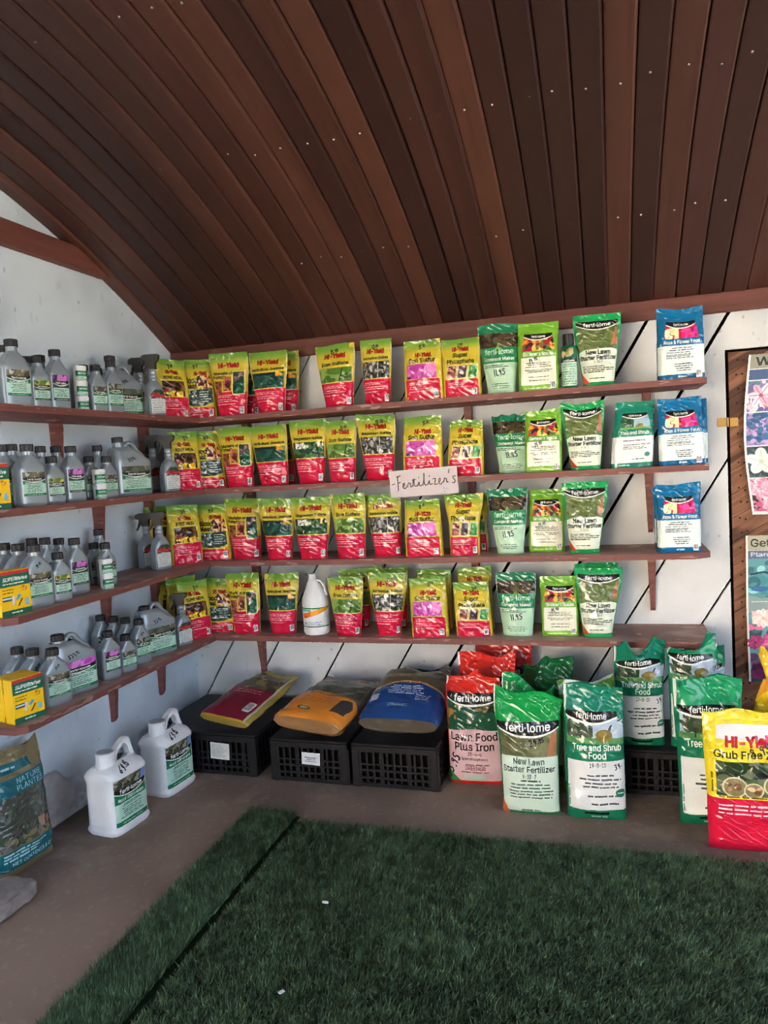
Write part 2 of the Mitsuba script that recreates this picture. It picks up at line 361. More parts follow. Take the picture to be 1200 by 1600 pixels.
def tri(poly):
    rings = [np.asarray(poly.exterior.coords)[:-1, :2]] + [np.asarray(i.coords)[:-1, :2] for i in poly.interiors]
    v = np.vstack(rings); e = np.cumsum([len(q) for q in rings]).astype(np.uint32)
    f = earcut.triangulate_float64(v, e).reshape(-1, 3).astype(int)
    if len(f):
        a = np.cross(v[f[:, 1]] - v[f[:, 0]], v[f[:, 2]] - v[f[:, 0]]); f = np.where(a[:, None] < 0, f[:, ::-1], f); f = f[np.abs(a) > 1e-12]
    return v, f

def flatten(layers, A, nu=NU, nv=NV, whole=True):
    """visible pieces of the painted layers, cut along the nu x nv grid: {tag: (uv, faces, linear colour)}"""
    cells = np.array([sbox(i * A / nu, j / nv, (i + 1) * A / nu, (j + 1) / nv) for j in range(nv) for i in range(nu)])
    tree = shapely.STRtree(cells); page = sbox(0, 0, A, 1); acc = None; out = {}; seen = {}
    for g, col, tagname in reversed(layers):
        g = g.buffer(0).intersection(page)
        vis = g if acc is None else g.difference(acc)
        acc = g if acc is None else shapely.union(acc, g)
        if vis.is_empty: continue
        seen.setdefault(tagname, []).append(vis)
        for part in shapely.get_parts(vis):
            if part.geom_type != 'Polygon' or part.area < 2e-7: continue
            idx = tree.query(part, predicate='intersects')
            for piece in shapely.get_parts(shapely.intersection(part, cells[idx])):
                if piece.geom_type == 'Polygon' and piece.area > 1e-7:
                    v, f = tri(piece)
                    if len(f):
                        c = col(v) if callable(col) else np.tile(lin(col), (len(v), 1))
                        out.setdefault(tagname, []).append((v, f, c))
    res = {}
    for tagname in [t for t in out if t in SPLIT]:              # separate areas of print become separate parts
        ps = out.pop(tagname); g = shapely.union_all([q.buffer(0.022 if tagname == 'lettering' else 0.004, 2) for q in seen[tagname]])
        parts = sorted([q for q in shapely.get_parts(g)], key=lambda q: -q.area)
        if len(parts) > (14 if tagname == 'lettering' else 6): parts = [g]
        for n_, q in enumerate(parts):
            shapely.prepare(q); sel = [p for p in ps if shapely.contains_xy(q, *p[0][p[1][0]].mean(0))]
            if sel: out[tagname + (f'_{n_:03d}' if n_ else '')] = sel
    for tagname, ps in out.items():
        off = np.cumsum([0] + [len(p[0]) for p in ps])[:-1]
        v = np.vstack([p[0] for p in ps]); v = v / [A, 1.0]
        res[tagname] = (v, np.vstack([p[1] + o for p, o in zip(ps, off)]), np.vstack([p[2] for p in ps]))
    return res

def bilerp(G, uv):
    nv, nu = G.shape[0] - 1, G.shape[1] - 1
    x = np.clip(uv[:, 0] * nu, 0, nu - 1e-9); y = np.clip(uv[:, 1] * nv, 0, nv - 1e-9)
    i, j = np.floor(x).astype(int), np.floor(y).astype(int); a, b = (x - i)[:, None], (y - j)[:, None]
    return (G[j, i] * (1 - a) + G[j, i + 1] * a) * (1 - b) + (G[j + 1, i] * (1 - a) + G[j + 1, i + 1] * a) * b

def grid_normals(G):
    du = np.gradient(G, axis=1); dv = np.gradient(G, axis=0); n = np.cross(du, dv)
    return n / np.maximum(np.linalg.norm(n, axis=2, keepdims=True), 1e-12)

def lay(G, N, piece, off=0.0):
    uv, f, c = piece; p = bilerp(G, uv); n = bilerp(N, uv); n /= np.maximum(np.linalg.norm(n, axis=1, keepdims=True), 1e-9)
    return p + n * off, f, c, n

# handwriting: polylines in a unit box
STROKES = {
 '0': [[(.5, 1), (.15, .8), (.1, .4), (.3, .02), (.6, .05), (.85, .4), (.8, .8), (.5, 1)]], '1': [[(.45, 1), (.5, 0)]],
 '2': [[(.1, .8), (.4, 1), (.75, .85), (.7, .55), (.1, 0), (.85, .05)]], '3': [[(.1, .9), (.6, 1), (.75, .75), (.35, .55), (.8, .4), (.7, .08), (.1, .05)]],
 '4': [[(.2, 1), (.15, .5), (.8, .5)], [(.7, .95), (.65, 0)]], '5': [[(.8, 1), (.25, 1), (.2, .6), (.65, .6), (.8, .3), (.55, 0), (.1, .08)]],
 '6': [[(.7, 1), (.25, .6), (.15, .2), (.45, 0), (.8, .2), (.6, .45), (.2, .3)]], '7': [[(.1, .95), (.85, 1), (.35, 0)]],
 '8': [[(.5, 1), (.2, .8), (.75, .25), (.5, 0), (.2, .25), (.8, .75), (.5, 1)]], '9': [[(.75, .75), (.5, 1), (.2, .75), (.4, .5), (.75, .7), (.65, 0)]],
 '.': [[(.4, .0), (.5, .06)]], '$': [[(.8, .8), (.3, .85), (.3, .55), (.75, .4), (.65, .12), (.15, .15)], [(.5, 1), (.45, 0)]], '-': [[(.1, .45), (.6, .5)]],
 'F': [[(.1, .98), (.95, 1.05)], [(.28, 1), (.15, 0)], [(.2, .52), (.75, .56)]], 'e': [[(.05, .2), (.55, .32), (.45, .5), (.15, .4), (.12, .1), (.5, .02), (.95, .2)]],
 'r': [[(.0, .15), (.3, .5), (.45, .38), (.75, .42), (.62, .1), (1.0, .15)]], 't': [[(.0, .15), (.45, .85), (.35, .1), (.95, .15)], [(.1, .6), (.85, .62)]],
 'i': [[(.0, .15), (.4, .5), (.35, .08), (.95, .15)], [(.45, .72), (.5, .76)]], 'l': [[(.0, .15), (.62, .95), (.45, 1.02), (.32, .05), (.95, .15)]],
 'z': [[(.05, .5), (.75, .52), (.1, .05), (.95, .1)]], 'E': [[(.8, .5), (.3, .5), (.5, .3), (.15, .12), (.6, .02), (.95, .2)]], 's': [[(.85, .5), (.35, .52), (.4, .32), (.8, .2), (.6, .0), (.1, .05)]],
 "'": [[(.3, 1), (.2, .8)]], 'R': [[(.05, .1), (.35, .75), (.3, .1)], [(.35, .6), (.75, .55), (.7, .25), (.95, .15)]], ' ': []}
def hand(s, cx, y, h, w=0.07, aspect=0.6, rot=0.0, tagname='price_mark', small_after=None):
    ls = []; x = 0.0
    for i, ch in enumerate(s):
        k = 0.65 if small_after is not None and i >= small_after else 1.0
        for st in STROKES.get(ch, []):
            p = np.array(st) * [h * aspect * k, h * k] + [x, h * (1 - k) if k < 1 else 0]
            if len(p) > 2:
                for _ in range(3): p = np.vstack([p[:1], np.stack([p[:-1] * .75 + p[1:] * .25, p[:-1] * .25 + p[1:] * .75], 1).reshape(-1, 2), p[-1:]])
            ls.append(LineString(p))
        x += h * aspect * (0.6 if ch in ".1'" else 1.12) * k
    g = shapely.union_all([l.buffer(h * w, 3) for l in ls]); x0, _, x1, _ = g.bounds
    g = affinity.translate(g, -(x0 + x1) / 2, 0)
    if rot: g = affinity.rotate(g, rot, origin=(0, 0))
    return affinity.translate(g, cx, y)
INK = (22, 24, 40)

# ------------------------------------------------------------------ bags: a closed ring of film at every height, flat at the top seal
STYLE = {
 'pouch': dict(dv=[0, .05, .2, .45, .68, .86, .93, 1], d=[.78, .95, 1, .86, .52, .14, .04, .03], wv=[0, .08, .75, .9, 1], w=[0, .02, .92, 1, 1], nv=[0, 1], n=[2.2, 2.0]),
 'block': dict(dv=[0, .03, .5, .7, .84, .93, 1], d=[.94, 1, 1, .74, .3, .05, .03], wv=[0, .5, .85, 1], w=[0, .1, .9, 1], nv=[0, .5, .8, 1], n=[6, 5.5, 2.6, 2]),
 'sack': dict(dv=[0, .03, .10, .25, .6, .76, .87, .93, 1], d=[.5, .76, .95, 1, .95, .7, .25, .08, .05], wv=[0, .06, .5, .8, 1], w=[.1, -.1, .1, .8, 1], nv=[0, .1, .8, 1], n=[3.2, 2.7, 2.3, 2]),
}
def ring_rows(W, D, n, k, front):
    """k+1 points along half a superellipse, evenly spaced by arc length"""
    th = np.linspace(0, np.pi, 161); c, s = -np.cos(th), np.sin(th)
    x = W * np.sign(c) * np.abs(c) ** (2 / n); y = D * np.abs(s) ** (2 / n)
    L = np.r_[0, np.cumsum(np.hypot(np.diff(x), np.diff(y)))]; u = np.linspace(0, L[-1], k + 1)
    return np.interp(u, L, x), (-1 if front else 1) * np.interp(u, L, y)

def bag_grids(style, Wb, Wt, H, D, seed, wrinkle=0.006, crumple=0.0, flop=0.0, shift=0.0, nu=NU, nv=NV, droop=None):
    S = STYLE[style]; v = np.linspace(0, 1, nv + 1); sd = float(seed) * 7.31
    f = np.interp(v, S['wv'], S['w']); Wv = 0.5 * (Wb + (Wt - Wb) * f); Dv = D * np.interp(v, S['dv'], S['d']); Nv = np.interp(v, S['nv'], S['n'])
    F = np.zeros((nv + 1, nu + 1, 3)); B = np.zeros((nv + 1, 11, 3))
    for j in range(nv + 1):
        for G, k, fr in ((F, nu, True), (B, 10, False)):
            x, y = ring_rows(Wv[j], Dv[j], Nv[j], k, fr); G[j, :, 0], G[j, :, 1], G[j, :, 2] = x, y, v[j] * H
    for G in (F, B):
        x, y, z = G[..., 0].copy(), G[..., 1].copy(), G[..., 2].copy(); vv = z / H
        env = np.clip(vv / 0.06, 0, 1) * (1 - 0.35 * vv)
        q = np.stack([x / H * 5.0 + sd, z / H * 4.0 + sd * 0.7, np.sign(y) * 2.0 + sd], -1)
        n1 = meshkit.fbm(q, 3, int(seed)) - 0.5
        rid = np.abs(meshkit.noise(q * np.array([1.1, 1.7, 1]) + 31, int(seed) + 5) - 0.5)
        q2 = np.stack([(x + 0.6 * z) / H * 9 + sd, (z - 0.4 * x) / H * 7, np.full_like(x, sd)], -1)
        fine = np.abs(meshkit.noise(q2, int(seed) + 9) - 0.5)
        G[..., 1] += env * H / 0.29 * wrinkle * (1.7 * n1 + 1.3 * (0.22 - rid) + 0.9 * (0.2 - fine))
        # the seal strip waves a little
        e2 = np.clip((vv - 0.55) / 0.45, 0, 1) ** 1.5
        wave = meshkit.noise(np.stack([x / H * 4 + sd * 1.3, np.full_like(x, sd), vv * 1.2], -1), int(seed) + 2) - 0.5
        G[..., 1] += e2 * H * (0.05 * wave + flop)
        G[..., 0] += shift * vv ** 1.3
        G[..., 2] += e2 * H * 0.055 * (meshkit.noise(np.stack([x / H * 3 + sd, x * 0, x * 0 + sd], -1), int(seed) + 3) - 0.5)
        if crumple:
            c = np.clip((vv - 0.62) / 0.38, 0, 1)
            a = meshkit.noise(np.stack([x / H * 5.5 + sd, np.full_like(x, sd * 0.3), vv * 2.5], -1), int(seed) + 4) - 0.5
            b = meshkit.noise(np.stack([x / H * 5.0 - sd, np.full_like(x, sd * 0.9), vv * 3.0], -1), int(seed) + 6) - 0.5
            G[..., 1] += c * crumple * 1.7 * a * H; G[..., 2] -= c ** 1.5 * crumple * (1.9 * np.abs(b) + 0.05) * H * 1.3
            G[..., 0] += c * crumple * 0.35 * b * H
        if droop is not None:                # extra bend along the length (bags lying down)
            G[..., 1] += droop(vv, x)
    return F, B

def frame(x, y, z, yaw=0.0, lean=0.0, roll=0.0):
    M = trimesh.transformations.euler_matrix(-math.radians(lean), math.radians(roll), math.radians(yaw), 'sxyz')[:3, :3]
    return M, np.array([x, y, z])

def emit(parent, design, F, B, M, t, mat='m_film', price=None, plain=None, bottom=True):
    """adds the parts of one bag: the printed front cut by what it shows, and the plain back, joined to the body"""
    d = DESIGN[design]; N = grid_normals(F); NB = -grid_normals(B)
    top = F[-1:, :, :]
    back = lin(plain if plain is not None else d['back'])
    for tagname, piece in d['pieces'].items():
        p, f, c, n = lay(F, N, piece); base = tagname.rstrip('0123456789').rstrip('_')
        if tagname == 'body':
            k = B.shape[1]; r = B.shape[0]; q = B.reshape(-1, 3); nn = NB.reshape(-1, 3)
            i, j = np.meshgrid(np.arange(r - 1), np.arange(k - 1), indexing='ij'); a = i * k + j
            qf = np.stack([a, a + k, a + k + 1, a + 1], -1).reshape(-1, 4); qf = np.vstack([qf[:, [0, 1, 2]], qf[:, [0, 2, 3]]])
            o = len(p); p = np.vstack([p, q]); f = np.vstack([f, qf + o]); n = np.vstack([n, nn]); c = np.vstack([c, np.tile(back, (len(q), 1))])
            if bottom:
                ring = np.vstack([F[0], B[0][::-1][1:-1]]); o = len(p); m = len(ring); cen = ring.mean(0)
                p = np.vstack([p, ring, cen]); n = np.vstack([n, np.tile([0, 0, -1.0], (m + 1, 1))]); c = np.vstack([c, np.tile(back, (m + 1, 1))])
                w = np.arange(m); f = np.vstack([f, np.stack([o + (w + 1) % m, o + w, np.full(m, o + m)], 1)])
        obj(base, (p @ M.T + t, f), d['mat'].get(base, mat) if d.get('mat') else mat, parent + ('__label' if d.get('mat') and base in ('picture', 'lettering') and 'label' in d['pieces'] else ''), color=c, normals=n @ M.T)
    if price is not None:
        for tagname, piece in price.items():
            p, f, c, n = lay(F, N, piece, 0.0006); k = obj(tagname, (p @ M.T + t, f), 'm_label', parent, color=c, normals=n @ M.T)
            labels.setdefault(k, {})['label'] = 'handwritten price in dark marker'

DESIGN = {}
def design(name, A, layers, back, mat=None, nu=NU, nv=NV):
    DESIGN[name] = dict(pieces=flatten(layers, A, nu, nv), back=back, A=A, mat=mat)

_price = {}
def price_of(s, cx, y, h, A, rot=0, w=0.09, after=None):
    k = (s, cx, y, h, A, rot)
    if k not in _price: _price[k] = flatten([(hand(s, cx, y, h, w, rot=rot, small_after=after), INK, 'price_mark')], A)
    return _price[k]

RED, YEL = (204, 24, 62), (208, 186, 56)
def swoosh(cx, y, w, h, s='ferti·lome', edge=(225, 230, 222), th=None, tw=None):
    x = np.linspace(-w / 2, w / 2, 24); u = 2 * x / w
    lo = y - 0.48 * h + 0.62 * h * u ** 2; hi = y + 0.5 * h + 0.06 * h * u ** 2
    g = Polygon(np.r_[np.stack([cx + x, lo], 1), np.stack([cx + x, hi], 1)[::-1]]).buffer(0)
    under = Polygon(np.r_[np.stack([cx + x, lo - 0.012 - 0.006 * (1 - u ** 2)], 1), np.stack([cx + x, lo], 1)[::-1]]).buffer(0)
    th = th or h * 0.46; c = 1.5 * h / w ** 2
    return [(under, edge, 'picture'), (g, (20, 22, 20), 'picture')] + txt(s, cx, y - 0.20 * h, th, (236, 238, 232), w=tw or w * 0.66, bend=c * 0.55)

def hy(kind, r):
    block = kind in ('bone', 'blood', 'sulfur', 'super')
    A, a, b = (0.86, 0.145, 0.715) if block else (0.66, 0.045, 0.615)
    cx, w = (a + b) / 2, b - a
    g = grad([(0, YEL), (.80, (204, 184, 60)), (.875, (158, 172, 60)), (.93, (112, 158, 58)), (1, (100, 148, 56))])
    L = [(sbox(0, 0, A, 1), g, 'body'), (sbox(0, .925, A, 1), g, 'top_seal')]
    rt = {'bone': .36, 'blood': .19, 'super': .30, 'sulfur': .345}.get(kind, .385)
    if block: L += [(Polygon([(a - .01, 0), (b + .012, 0), (b + .012, rt - .02), (b - .02, rt), (a - .01, rt)]), RED, 'red_panel')]
    else: L += R_(0, 0, A, rt, RED, 'red_panel') + R_(.02, rt, A - .02, rt + .013, (240, 206, 84), 'body') + R_(0, 0, .012, .93, (222, 214, 160), 'body') + R_(A - .012, 0, A, .93, (222, 214, 160), 'body')
    L += lines(r, a + .05, b - .06, [rt - .06, rt - .085, rt - .125] + ([rt - .155, rt - .20] if rt > .3 else []), .011, (240, 196, 204))
    L += barcode(r, b - .105, .035, .085, .11)
    brand = lambda y, h=.058, x=cx, ww=.30: txt('Hi-Yield', x, y, h * 1.16, (188, 22, 34), w=ww * 1.14, outline=((104, 30, 18), .006))
    if kind == 'bone':
        L += brand(.755, .052, cx, .27) + txt('BONE MEAL', cx, .67, .048, (50, 36, 10), w=.44, outline=((50, 36, 10), .002))
        L += R_(a + .03, .375, b - .06, .635, (58, 34, 22), 'picture') + blobs(r, a + .03, .47, b - .06, .635, [(96, 62, 36), (40, 22, 16), (122, 78, 40), (84, 30, 24)], 34, .02, .06)
        L += blobs(r, a + .05, .36, b - .10, .47, [(236, 200, 40), (250, 222, 90), (226, 176, 22)], 26, .015, .045) + blobs(r, a + .06, .44, a + .20, .53, [(176, 40, 30), (206, 70, 40)], 5, .02, .035)
    if kind == 'blood':
        L += brand(.735, .05, cx + .10, .26) + txt('Blood', a + .16, .61, .082, (20, 18, 16), w=.31, outline=((20, 18, 16), .003)) + txt('Meal', a + .145, .515, .080, (20, 18, 16), w=.27, outline=((20, 18, 16), .003))
        L += R_(cx + .03, .50, b + .02, .72, (52, 30, 50), 'picture') + blobs(r, cx + .03, .50, b + .02, .72, [(232, 150, 60), (230, 200, 150), (70, 34, 90), (140, 34, 50), (40, 24, 40)], 46, .014, .05)
        L += [(Polygon([(a, .47), (cx, .49), (b, .50), (b, .27), (cx + .1, .215), (cx - .1, .215), (a + .05, .25), (a, .33)]), (36, 60, 60), 'picture')]
        L += blobs(r, a, .26, cx - .01, .475, [(190, 206, 206), (120, 150, 150), (226, 232, 230), (80, 110, 110)], 60, .01, .03) + lines(r, cx + .03, b - .03, [.44, .40, .36, .32, .28], .014, (200, 220, 212))
    if kind == 'muriate':
        L += brand(.775) + txt('Muriate of', a + .19, .665, .044, (40, 38, 14), w=.34, outline=((40, 38, 14), .002)) + txt('Potash', a + .12, .605, .046, (40, 38, 14), w=.23, outline=((40, 38, 14), .002))
        L += R_(a + .03, .355, a + .165, .565, (150, 74, 60), 'picture') + blobs(r, a + .03, .355, a + .165, .565, [(170, 96, 70), (110, 50, 40), (196, 130, 90)], 18, .02, .05)
        L += R_(a + .19, .40, a + .325, .63, (120, 60, 48), 'picture') + blobs(r, a + .19, .40, a + .325, .63, [(206, 130, 96), (176, 98, 76), (90, 40, 36)], 16, .03, .055)
        L += [(sbox(a + .36, .35, b - .03, .70).buffer(.012), (226, 214, 130), 'picture')] + R_(a + .36, .35, b - .03, .70, (28, 66, 52), 'picture') + blobs(r, a + .36, .35, b - .03, .52, [(22, 84, 56), (36, 106, 70), (18, 50, 40)], 12, .03, .08) + blobs(r, a + .36, .54, b - .03, .70, [(110, 70, 90), (70, 50, 60), (150, 120, 120)], 12, .02, .05)
    if kind == 'lime':
        L += brand(.785) + txt('Horticultural Limestone', cx, .685, .040, (40, 40, 14), w=w * .95, outline=((40, 40, 14), .002))
        L += R_(a + .01, rt + .012, b - .01, .645, (24, 66, 58), 'picture') + blobs(r, a + .01, rt + .012, b - .01, .645, [(30, 78, 64), (20, 54, 50), (44, 92, 74), (24, 70, 56)], 34, .05, .13, asp=(.15, .4)) + R_(a + .01, .60, b - .16, .645, (28, 40, 52), 'picture')
        L += blobs(r, b - .15, .58, b - .03, .665, [(238, 160, 40), (246, 186, 60)], 8, .03, .045) + R_(b - .16, .395, b - .02, .45, (30, 96, 80), 'picture')
    if kind == 'magnesium':
        L += brand(.785) + txt('Magnesium Sulfate', cx, .685, .040, (40, 40, 14), w=w * .88, outline=((40, 40, 14), .002))
        L += R_(a + .01, rt + .012, b - .01, .645, (28, 58, 44), 'picture') + blobs(r, a + .01, rt + .012, b - .01, .62, [(48, 92, 54), (24, 50, 40), (70, 112, 66)], 34, .02, .06) + blobs(r, a + .06, .54, a + .30, .64, [(238, 236, 226), (220, 214, 200), (246, 246, 240)], 30, .012, .03)
        L += blobs(r, b - .12, .56, b - .02, .66, [(246, 176, 40), (252, 214, 150)], 8, .02, .04)
    if kind == 'iron':
        L += brand(.785) + txt('Iron Sulfate', cx, .665, .050, (40, 40, 14), w=w * .78, outline=((40, 40, 14), .002))
        L += R_(a + .01, rt + .012, b - .01, .625, (96, 134, 54), 'picture') + blobs(r, a + .01, rt + .012, b - .01, .625, [(118, 156, 66), (84, 122, 46), (138, 172, 84), (70, 104, 44)], 20, .05, .14, asp=(.3, .7)) + [(Polygon([(b - .22, rt + .02), (b - .19, rt + .02), (b - .15, .60), (b - .17, .61)]), (40, 66, 30), 'picture')]
    if kind == 'ammonium':
        L += brand(.785) + txt('Ammonium Sulfate', cx, .69, .040, (40, 40, 14), w=w * .88, outline=((40, 40, 14), .002))
        L += R_(a + .01, rt + .012, b - .01, .655, (56, 58, 52), 'picture') + blobs(r, a + .01, rt + .012, b - .01, .655, [(40, 44, 40), (150, 148, 142), (90, 92, 84), (196, 194, 190), (30, 32, 30)], 110, .012, .045) + blobs(r, a + .01, .55, a + .12, .65, [(180, 120, 60), (70, 90, 120), (60, 84, 50)], 10, .02, .04) + R_(cx + .055, rt + .014, cx + .068, .655, (190, 190, 186), 'picture')
    if kind == 'sulfur':
        L += brand(.715, .058, cx + .02, .28) + txt('Soil Sulfur', cx, .622, .068, (24, 24, 18), w=.50, outline=((24, 24, 18), .002))
        L += R_(a + .015, rt + .012, b - .04, .60, (204, 84, 176), 'picture') + blobs(r, a + .015, rt + .012, b - .04, .60, [(226, 112, 196), (196, 70, 166), (236, 140, 208), (180, 54, 150)], 40, .03, .09) + blobs(r, a + .015, rt + .012, a + .09, .40, [(70, 40, 70), (90, 50, 90)], 5, .02, .03)
    if kind == 'super':
        L += brand(.785, .058, cx, .30) + txt('Super', cx, .680, .070, (28, 26, 14), w=.29, outline=((28, 26, 14), .002)) + txt('Phosphate', cx, .570, .070, (28, 26, 14), w=.50, outline=((28, 26, 14), .002))
        for q, cols in ((0, [(150, 80, 66), (80, 40, 34), (196, 120, 96)]), (1, [(90, 60, 70), (120, 84, 110), (50, 44, 50)]), (2, [(80, 160, 84), (60, 120, 66), (150, 190, 140)])):
            x = a + .03 + q * .185; P = Polygon([(x, .325), (x + .15, .325), (x + .185, .53), (x + .045, .53)])
            L += [(P.buffer(.008), (236, 232, 214), 'picture'), (P, cols[0], 'picture')] + [(g.intersection(P), c, t) for g, c, t in blobs(r, x, .325, x + .19, .53, cols, 16, .02, .05)]
    design(kind, A, L, YEL if block else (196, 176, 60))

def fl(kind, r):
    G1 = (238, 240, 232)
    if kind == 'compost':
        A = .66; L = R_(0, 0, A, 1, (176, 212, 184)) + R_(0, .86, A, 1, (28, 122, 84), 'top_seal') + R_(0, .66, A, .87, (58, 48, 36), 'picture') + blobs(r, 0, .66, A, .87, [(44, 36, 28), (80, 66, 46), (92, 84, 60), (36, 30, 24)], 40, .02, .07)
        L += R_(.02, .44, A - .02, .665, (40, 130, 84), 'text_panel') + [(Polygon([(.26, .63), (.32, .71), (.34, .72), (.345, .64)]), (116, 166, 72), 'picture')]
        L += txt('ferti·lome', A / 2, .565, .075, (190, 226, 200), w=.46) + txt('Compost Maker', A / 2, .475, .046, G1, w=.48) + lines(r, .08, A - .08, [.405, .38], .014, (56, 90, 74)) + lines(r, .14, A - .14, [.14, .11, .08], .012, (70, 104, 90), True)
        L += R_(.02, 0, A - .02, .028, (150, 196, 164), 'text_panel') + R_(0, 0, .014, .9, (150, 180, 160)) + R_(A - .014, 0, A, .9, (150, 180, 160))
        back = (34, 120, 84)
    if kind == 'garden':
        A, a, b = .86, .145, .715; cx = A / 2; L = R_(0, 0, A, 1, (120, 178, 50)) + R_(0, .90, A, 1, (112, 176, 52), 'top_seal') + R_(a, .09, b, .49, (226, 228, 208), 'text_panel')
        L += R_(a, .58, b, .82, (196, 92, 50), 'picture') + blobs(r, a, .58, b, .80, [(236, 160, 50), (206, 50, 50), (240, 190, 80), (170, 40, 60), (90, 120, 50), (60, 40, 50)], 44, .03, .075)
        L += swoosh(cx, .795, .57, .085, tw=.28) + R_(a, .49, b, .585, (104, 160, 52), 'text_panel') + txt("Gardener's Special", cx, .515, .05, G1, w=.50)
        L += lines(r, a + .05, b - .05, [.40, .375, .345, .30, .275], .014, (90, 96, 70), True) + lines(r, a + .1, b - .1, [.2, .15], .013, (90, 96, 70), True) + lines(r, a + .06, b - .14, [.035], .016, (220, 232, 190)) + barcode(r, b - .10, .03, .085, .10)
        back = (104, 160, 48)
    if kind == 'newlawn':
        A = .66; a, b = .05, .61; L = R_(0, 0, A, 1, (34, 150, 84)) + R_(0, .90, A, 1, (24, 158, 84), 'top_seal') + R_(a, .50, b, .84, (96, 112, 64), 'picture') + blobs(r, a, .50, b, .80, [(110, 126, 74), (84, 100, 56), (120, 134, 84), (92, 112, 60)], 40, .04, .14, asp=(.1, .3))
        L += [(Polygon([(b - .10, .56), (b, .56), (b, .80), (b - .03, .80)]), (172, 112, 74), 'picture')] + swoosh(A / 2, .845, .58, .115)
        L += [(Polygon([(a, .06), (b, .06), (b, .49), (b - .1, .515), (a + .1, .505), (a, .47)]), (214, 224, 206), 'text_panel'), (Polygon([(a, .04), (a + .14, .04), (a + .03, .16), (a, .20)]), (206, 70, 50), 'picture')]
        L += txt('New Lawn', A / 2, .435, .058, (26, 32, 26), w=.34, outline=((26, 32, 26), .002)) + txt('Starter Fertilizer', A / 2, .362, .054, (26, 32, 26), w=.53, outline=((26, 32, 26), .002)) + txt('9-13-7', A / 2, .315, .032, (60, 66, 60), w=.12)
        L += lines(r, a + .04, b - .04, [.265, .24, .215, .19], .014, (60, 74, 64)) + lines(r, a + .14, b - .08, [.105], .014, (60, 74, 64))
        back = (30, 140, 80)
    if kind == 'tree':
        A, a, b = .86, .145, .715; cx = A / 2; L = R_(0, 0, A, 1, (28, 128, 108)) + R_(0, .90, A, 1, (26, 130, 104), 'top_seal') + R_(0, .07, A, .47, (224, 230, 228), 'text_panel')
        L += R_(a + .04, .60, b - .02, .79, (160, 190, 206), 'picture') + blobs(r, a + .04, .60, cx - .02, .78, [(56, 92, 60), (70, 110, 66), (40, 70, 50)], 30, .02, .06) + blobs(r, cx + .02, .60, cx + .14, .66, [(146, 128, 50), (120, 112, 50)], 8, .03, .05) + R_(a + .04, .58, b - .02, .61, (110, 160, 90), 'picture')
        L += swoosh(cx, .785, .50, .07, tw=.26) + R_(a - .02, .47, b + .02, .58, (24, 122, 100), 'text_panel') + txt('Tree and Shrub', cx, .50, .055, G1, w=.46) + lines(r, a + .1, b - .1, [.40], .016, (90, 100, 100), True) + lines(r, a + .12, b, [.34, .305, .28], .013, (80, 92, 92))
        L += [(affinity.scale(Point(b - .07, .19).buffer(.045), 1, .8), (30, 120, 110), 'picture')] + lines(r, cx - .02, b - .05, [.12], .013, (80, 92, 92)) + lines(r, a + .05, cx, [.03], .02, (200, 224, 216))
        back = (28, 128, 108)
    if kind == 'rose':
        A, a, b = .86, .145, .715; cx = A / 2; L = R_(0, 0, A, 1, (214, 232, 228)) + R_(0, .47, A, .92, (20, 104, 150)) + R_(0, .86, A, 1, (18, 108, 158), 'top_seal') + R_(0, 0, A, .075, (18, 98, 146), 'body')
        L += R_(a + .03, .565, b - .03, .785, (190, 30, 70), 'picture') + blobs(r, cx, .565, b - .03, .77, [(214, 40, 90), (226, 70, 150), (160, 24, 60), (200, 60, 170)], 34, .02, .06) + blobs(r, a + .03, .565, cx - .04, .72, [(232, 226, 170), (240, 236, 196), (214, 204, 140)], 24, .03, .06) + blobs(r, a + .08, .57, cx - .08, .66, [(60, 60, 40)], 3, .006, .04, asp=(.1, .2))
        L += swoosh(cx, .765, .51, .085, tw=.25) + txt('Rose & Flower Food', cx, .495, .048, G1, w=.52) + lines(r, a + .1, b - .1, [.43, .40], .014, (60, 74, 84), True) + lines(r, a + .06, b - .02, [.37, .34, .32, .295], .012, (70, 84, 92)) + lines(r, a + .16, b - .12, [.21, .18, .15, .12], .014, (60, 74, 84), True)
        L += lines(r, a + .2, b - .2, [.03], .022, (214, 230, 236), True) + barcode(r, b - .09, .02, .085, .10)
        back = (22, 104, 150)
    design(kind, A, L, back)

drng = np.random.default_rng(11)
for k in ('bone', 'blood', 'muriate', 'lime', 'magnesium', 'iron', 'ammonium', 'sulfur', 'super'): hy(k, drng)
for k in ('compost', 'garden', 'newlawn', 'tree', 'rose'): fl(k, drng)

# ------------------------------------------------------------------ pouches on the back shelves
LOOK = {'bone': 'yellow and red bag, yellow flower picture', 'blood': 'yellow and red bag, big two-line black title',
        'muriate': 'olive and red pouch, three vegetable pictures', 'lime': 'olive and red pouch, wide dark lawn picture',
        'magnesium': 'olive and red pouch, white blossoms picture', 'iron': 'olive and red pouch, light green leaf picture',
        'ammonium': 'yellow and red pouch, black and white picture', 'sulfur': 'yellow and red bag, pink azalea picture',
        'super': 'yellow and red bag, three slanted pictures', 'compost': 'mint and dark green pouch, brown band',
        'garden': 'lime green and cream bag, fruit picture', 'newlawn': 'bright green pouch with pale panel',
        'tree': 'teal and white bag, tree picture', 'rose': 'blue and white bag, red rose picture'}
SHELF = ['topmost', 'second highest', 'third highest', 'lowest']
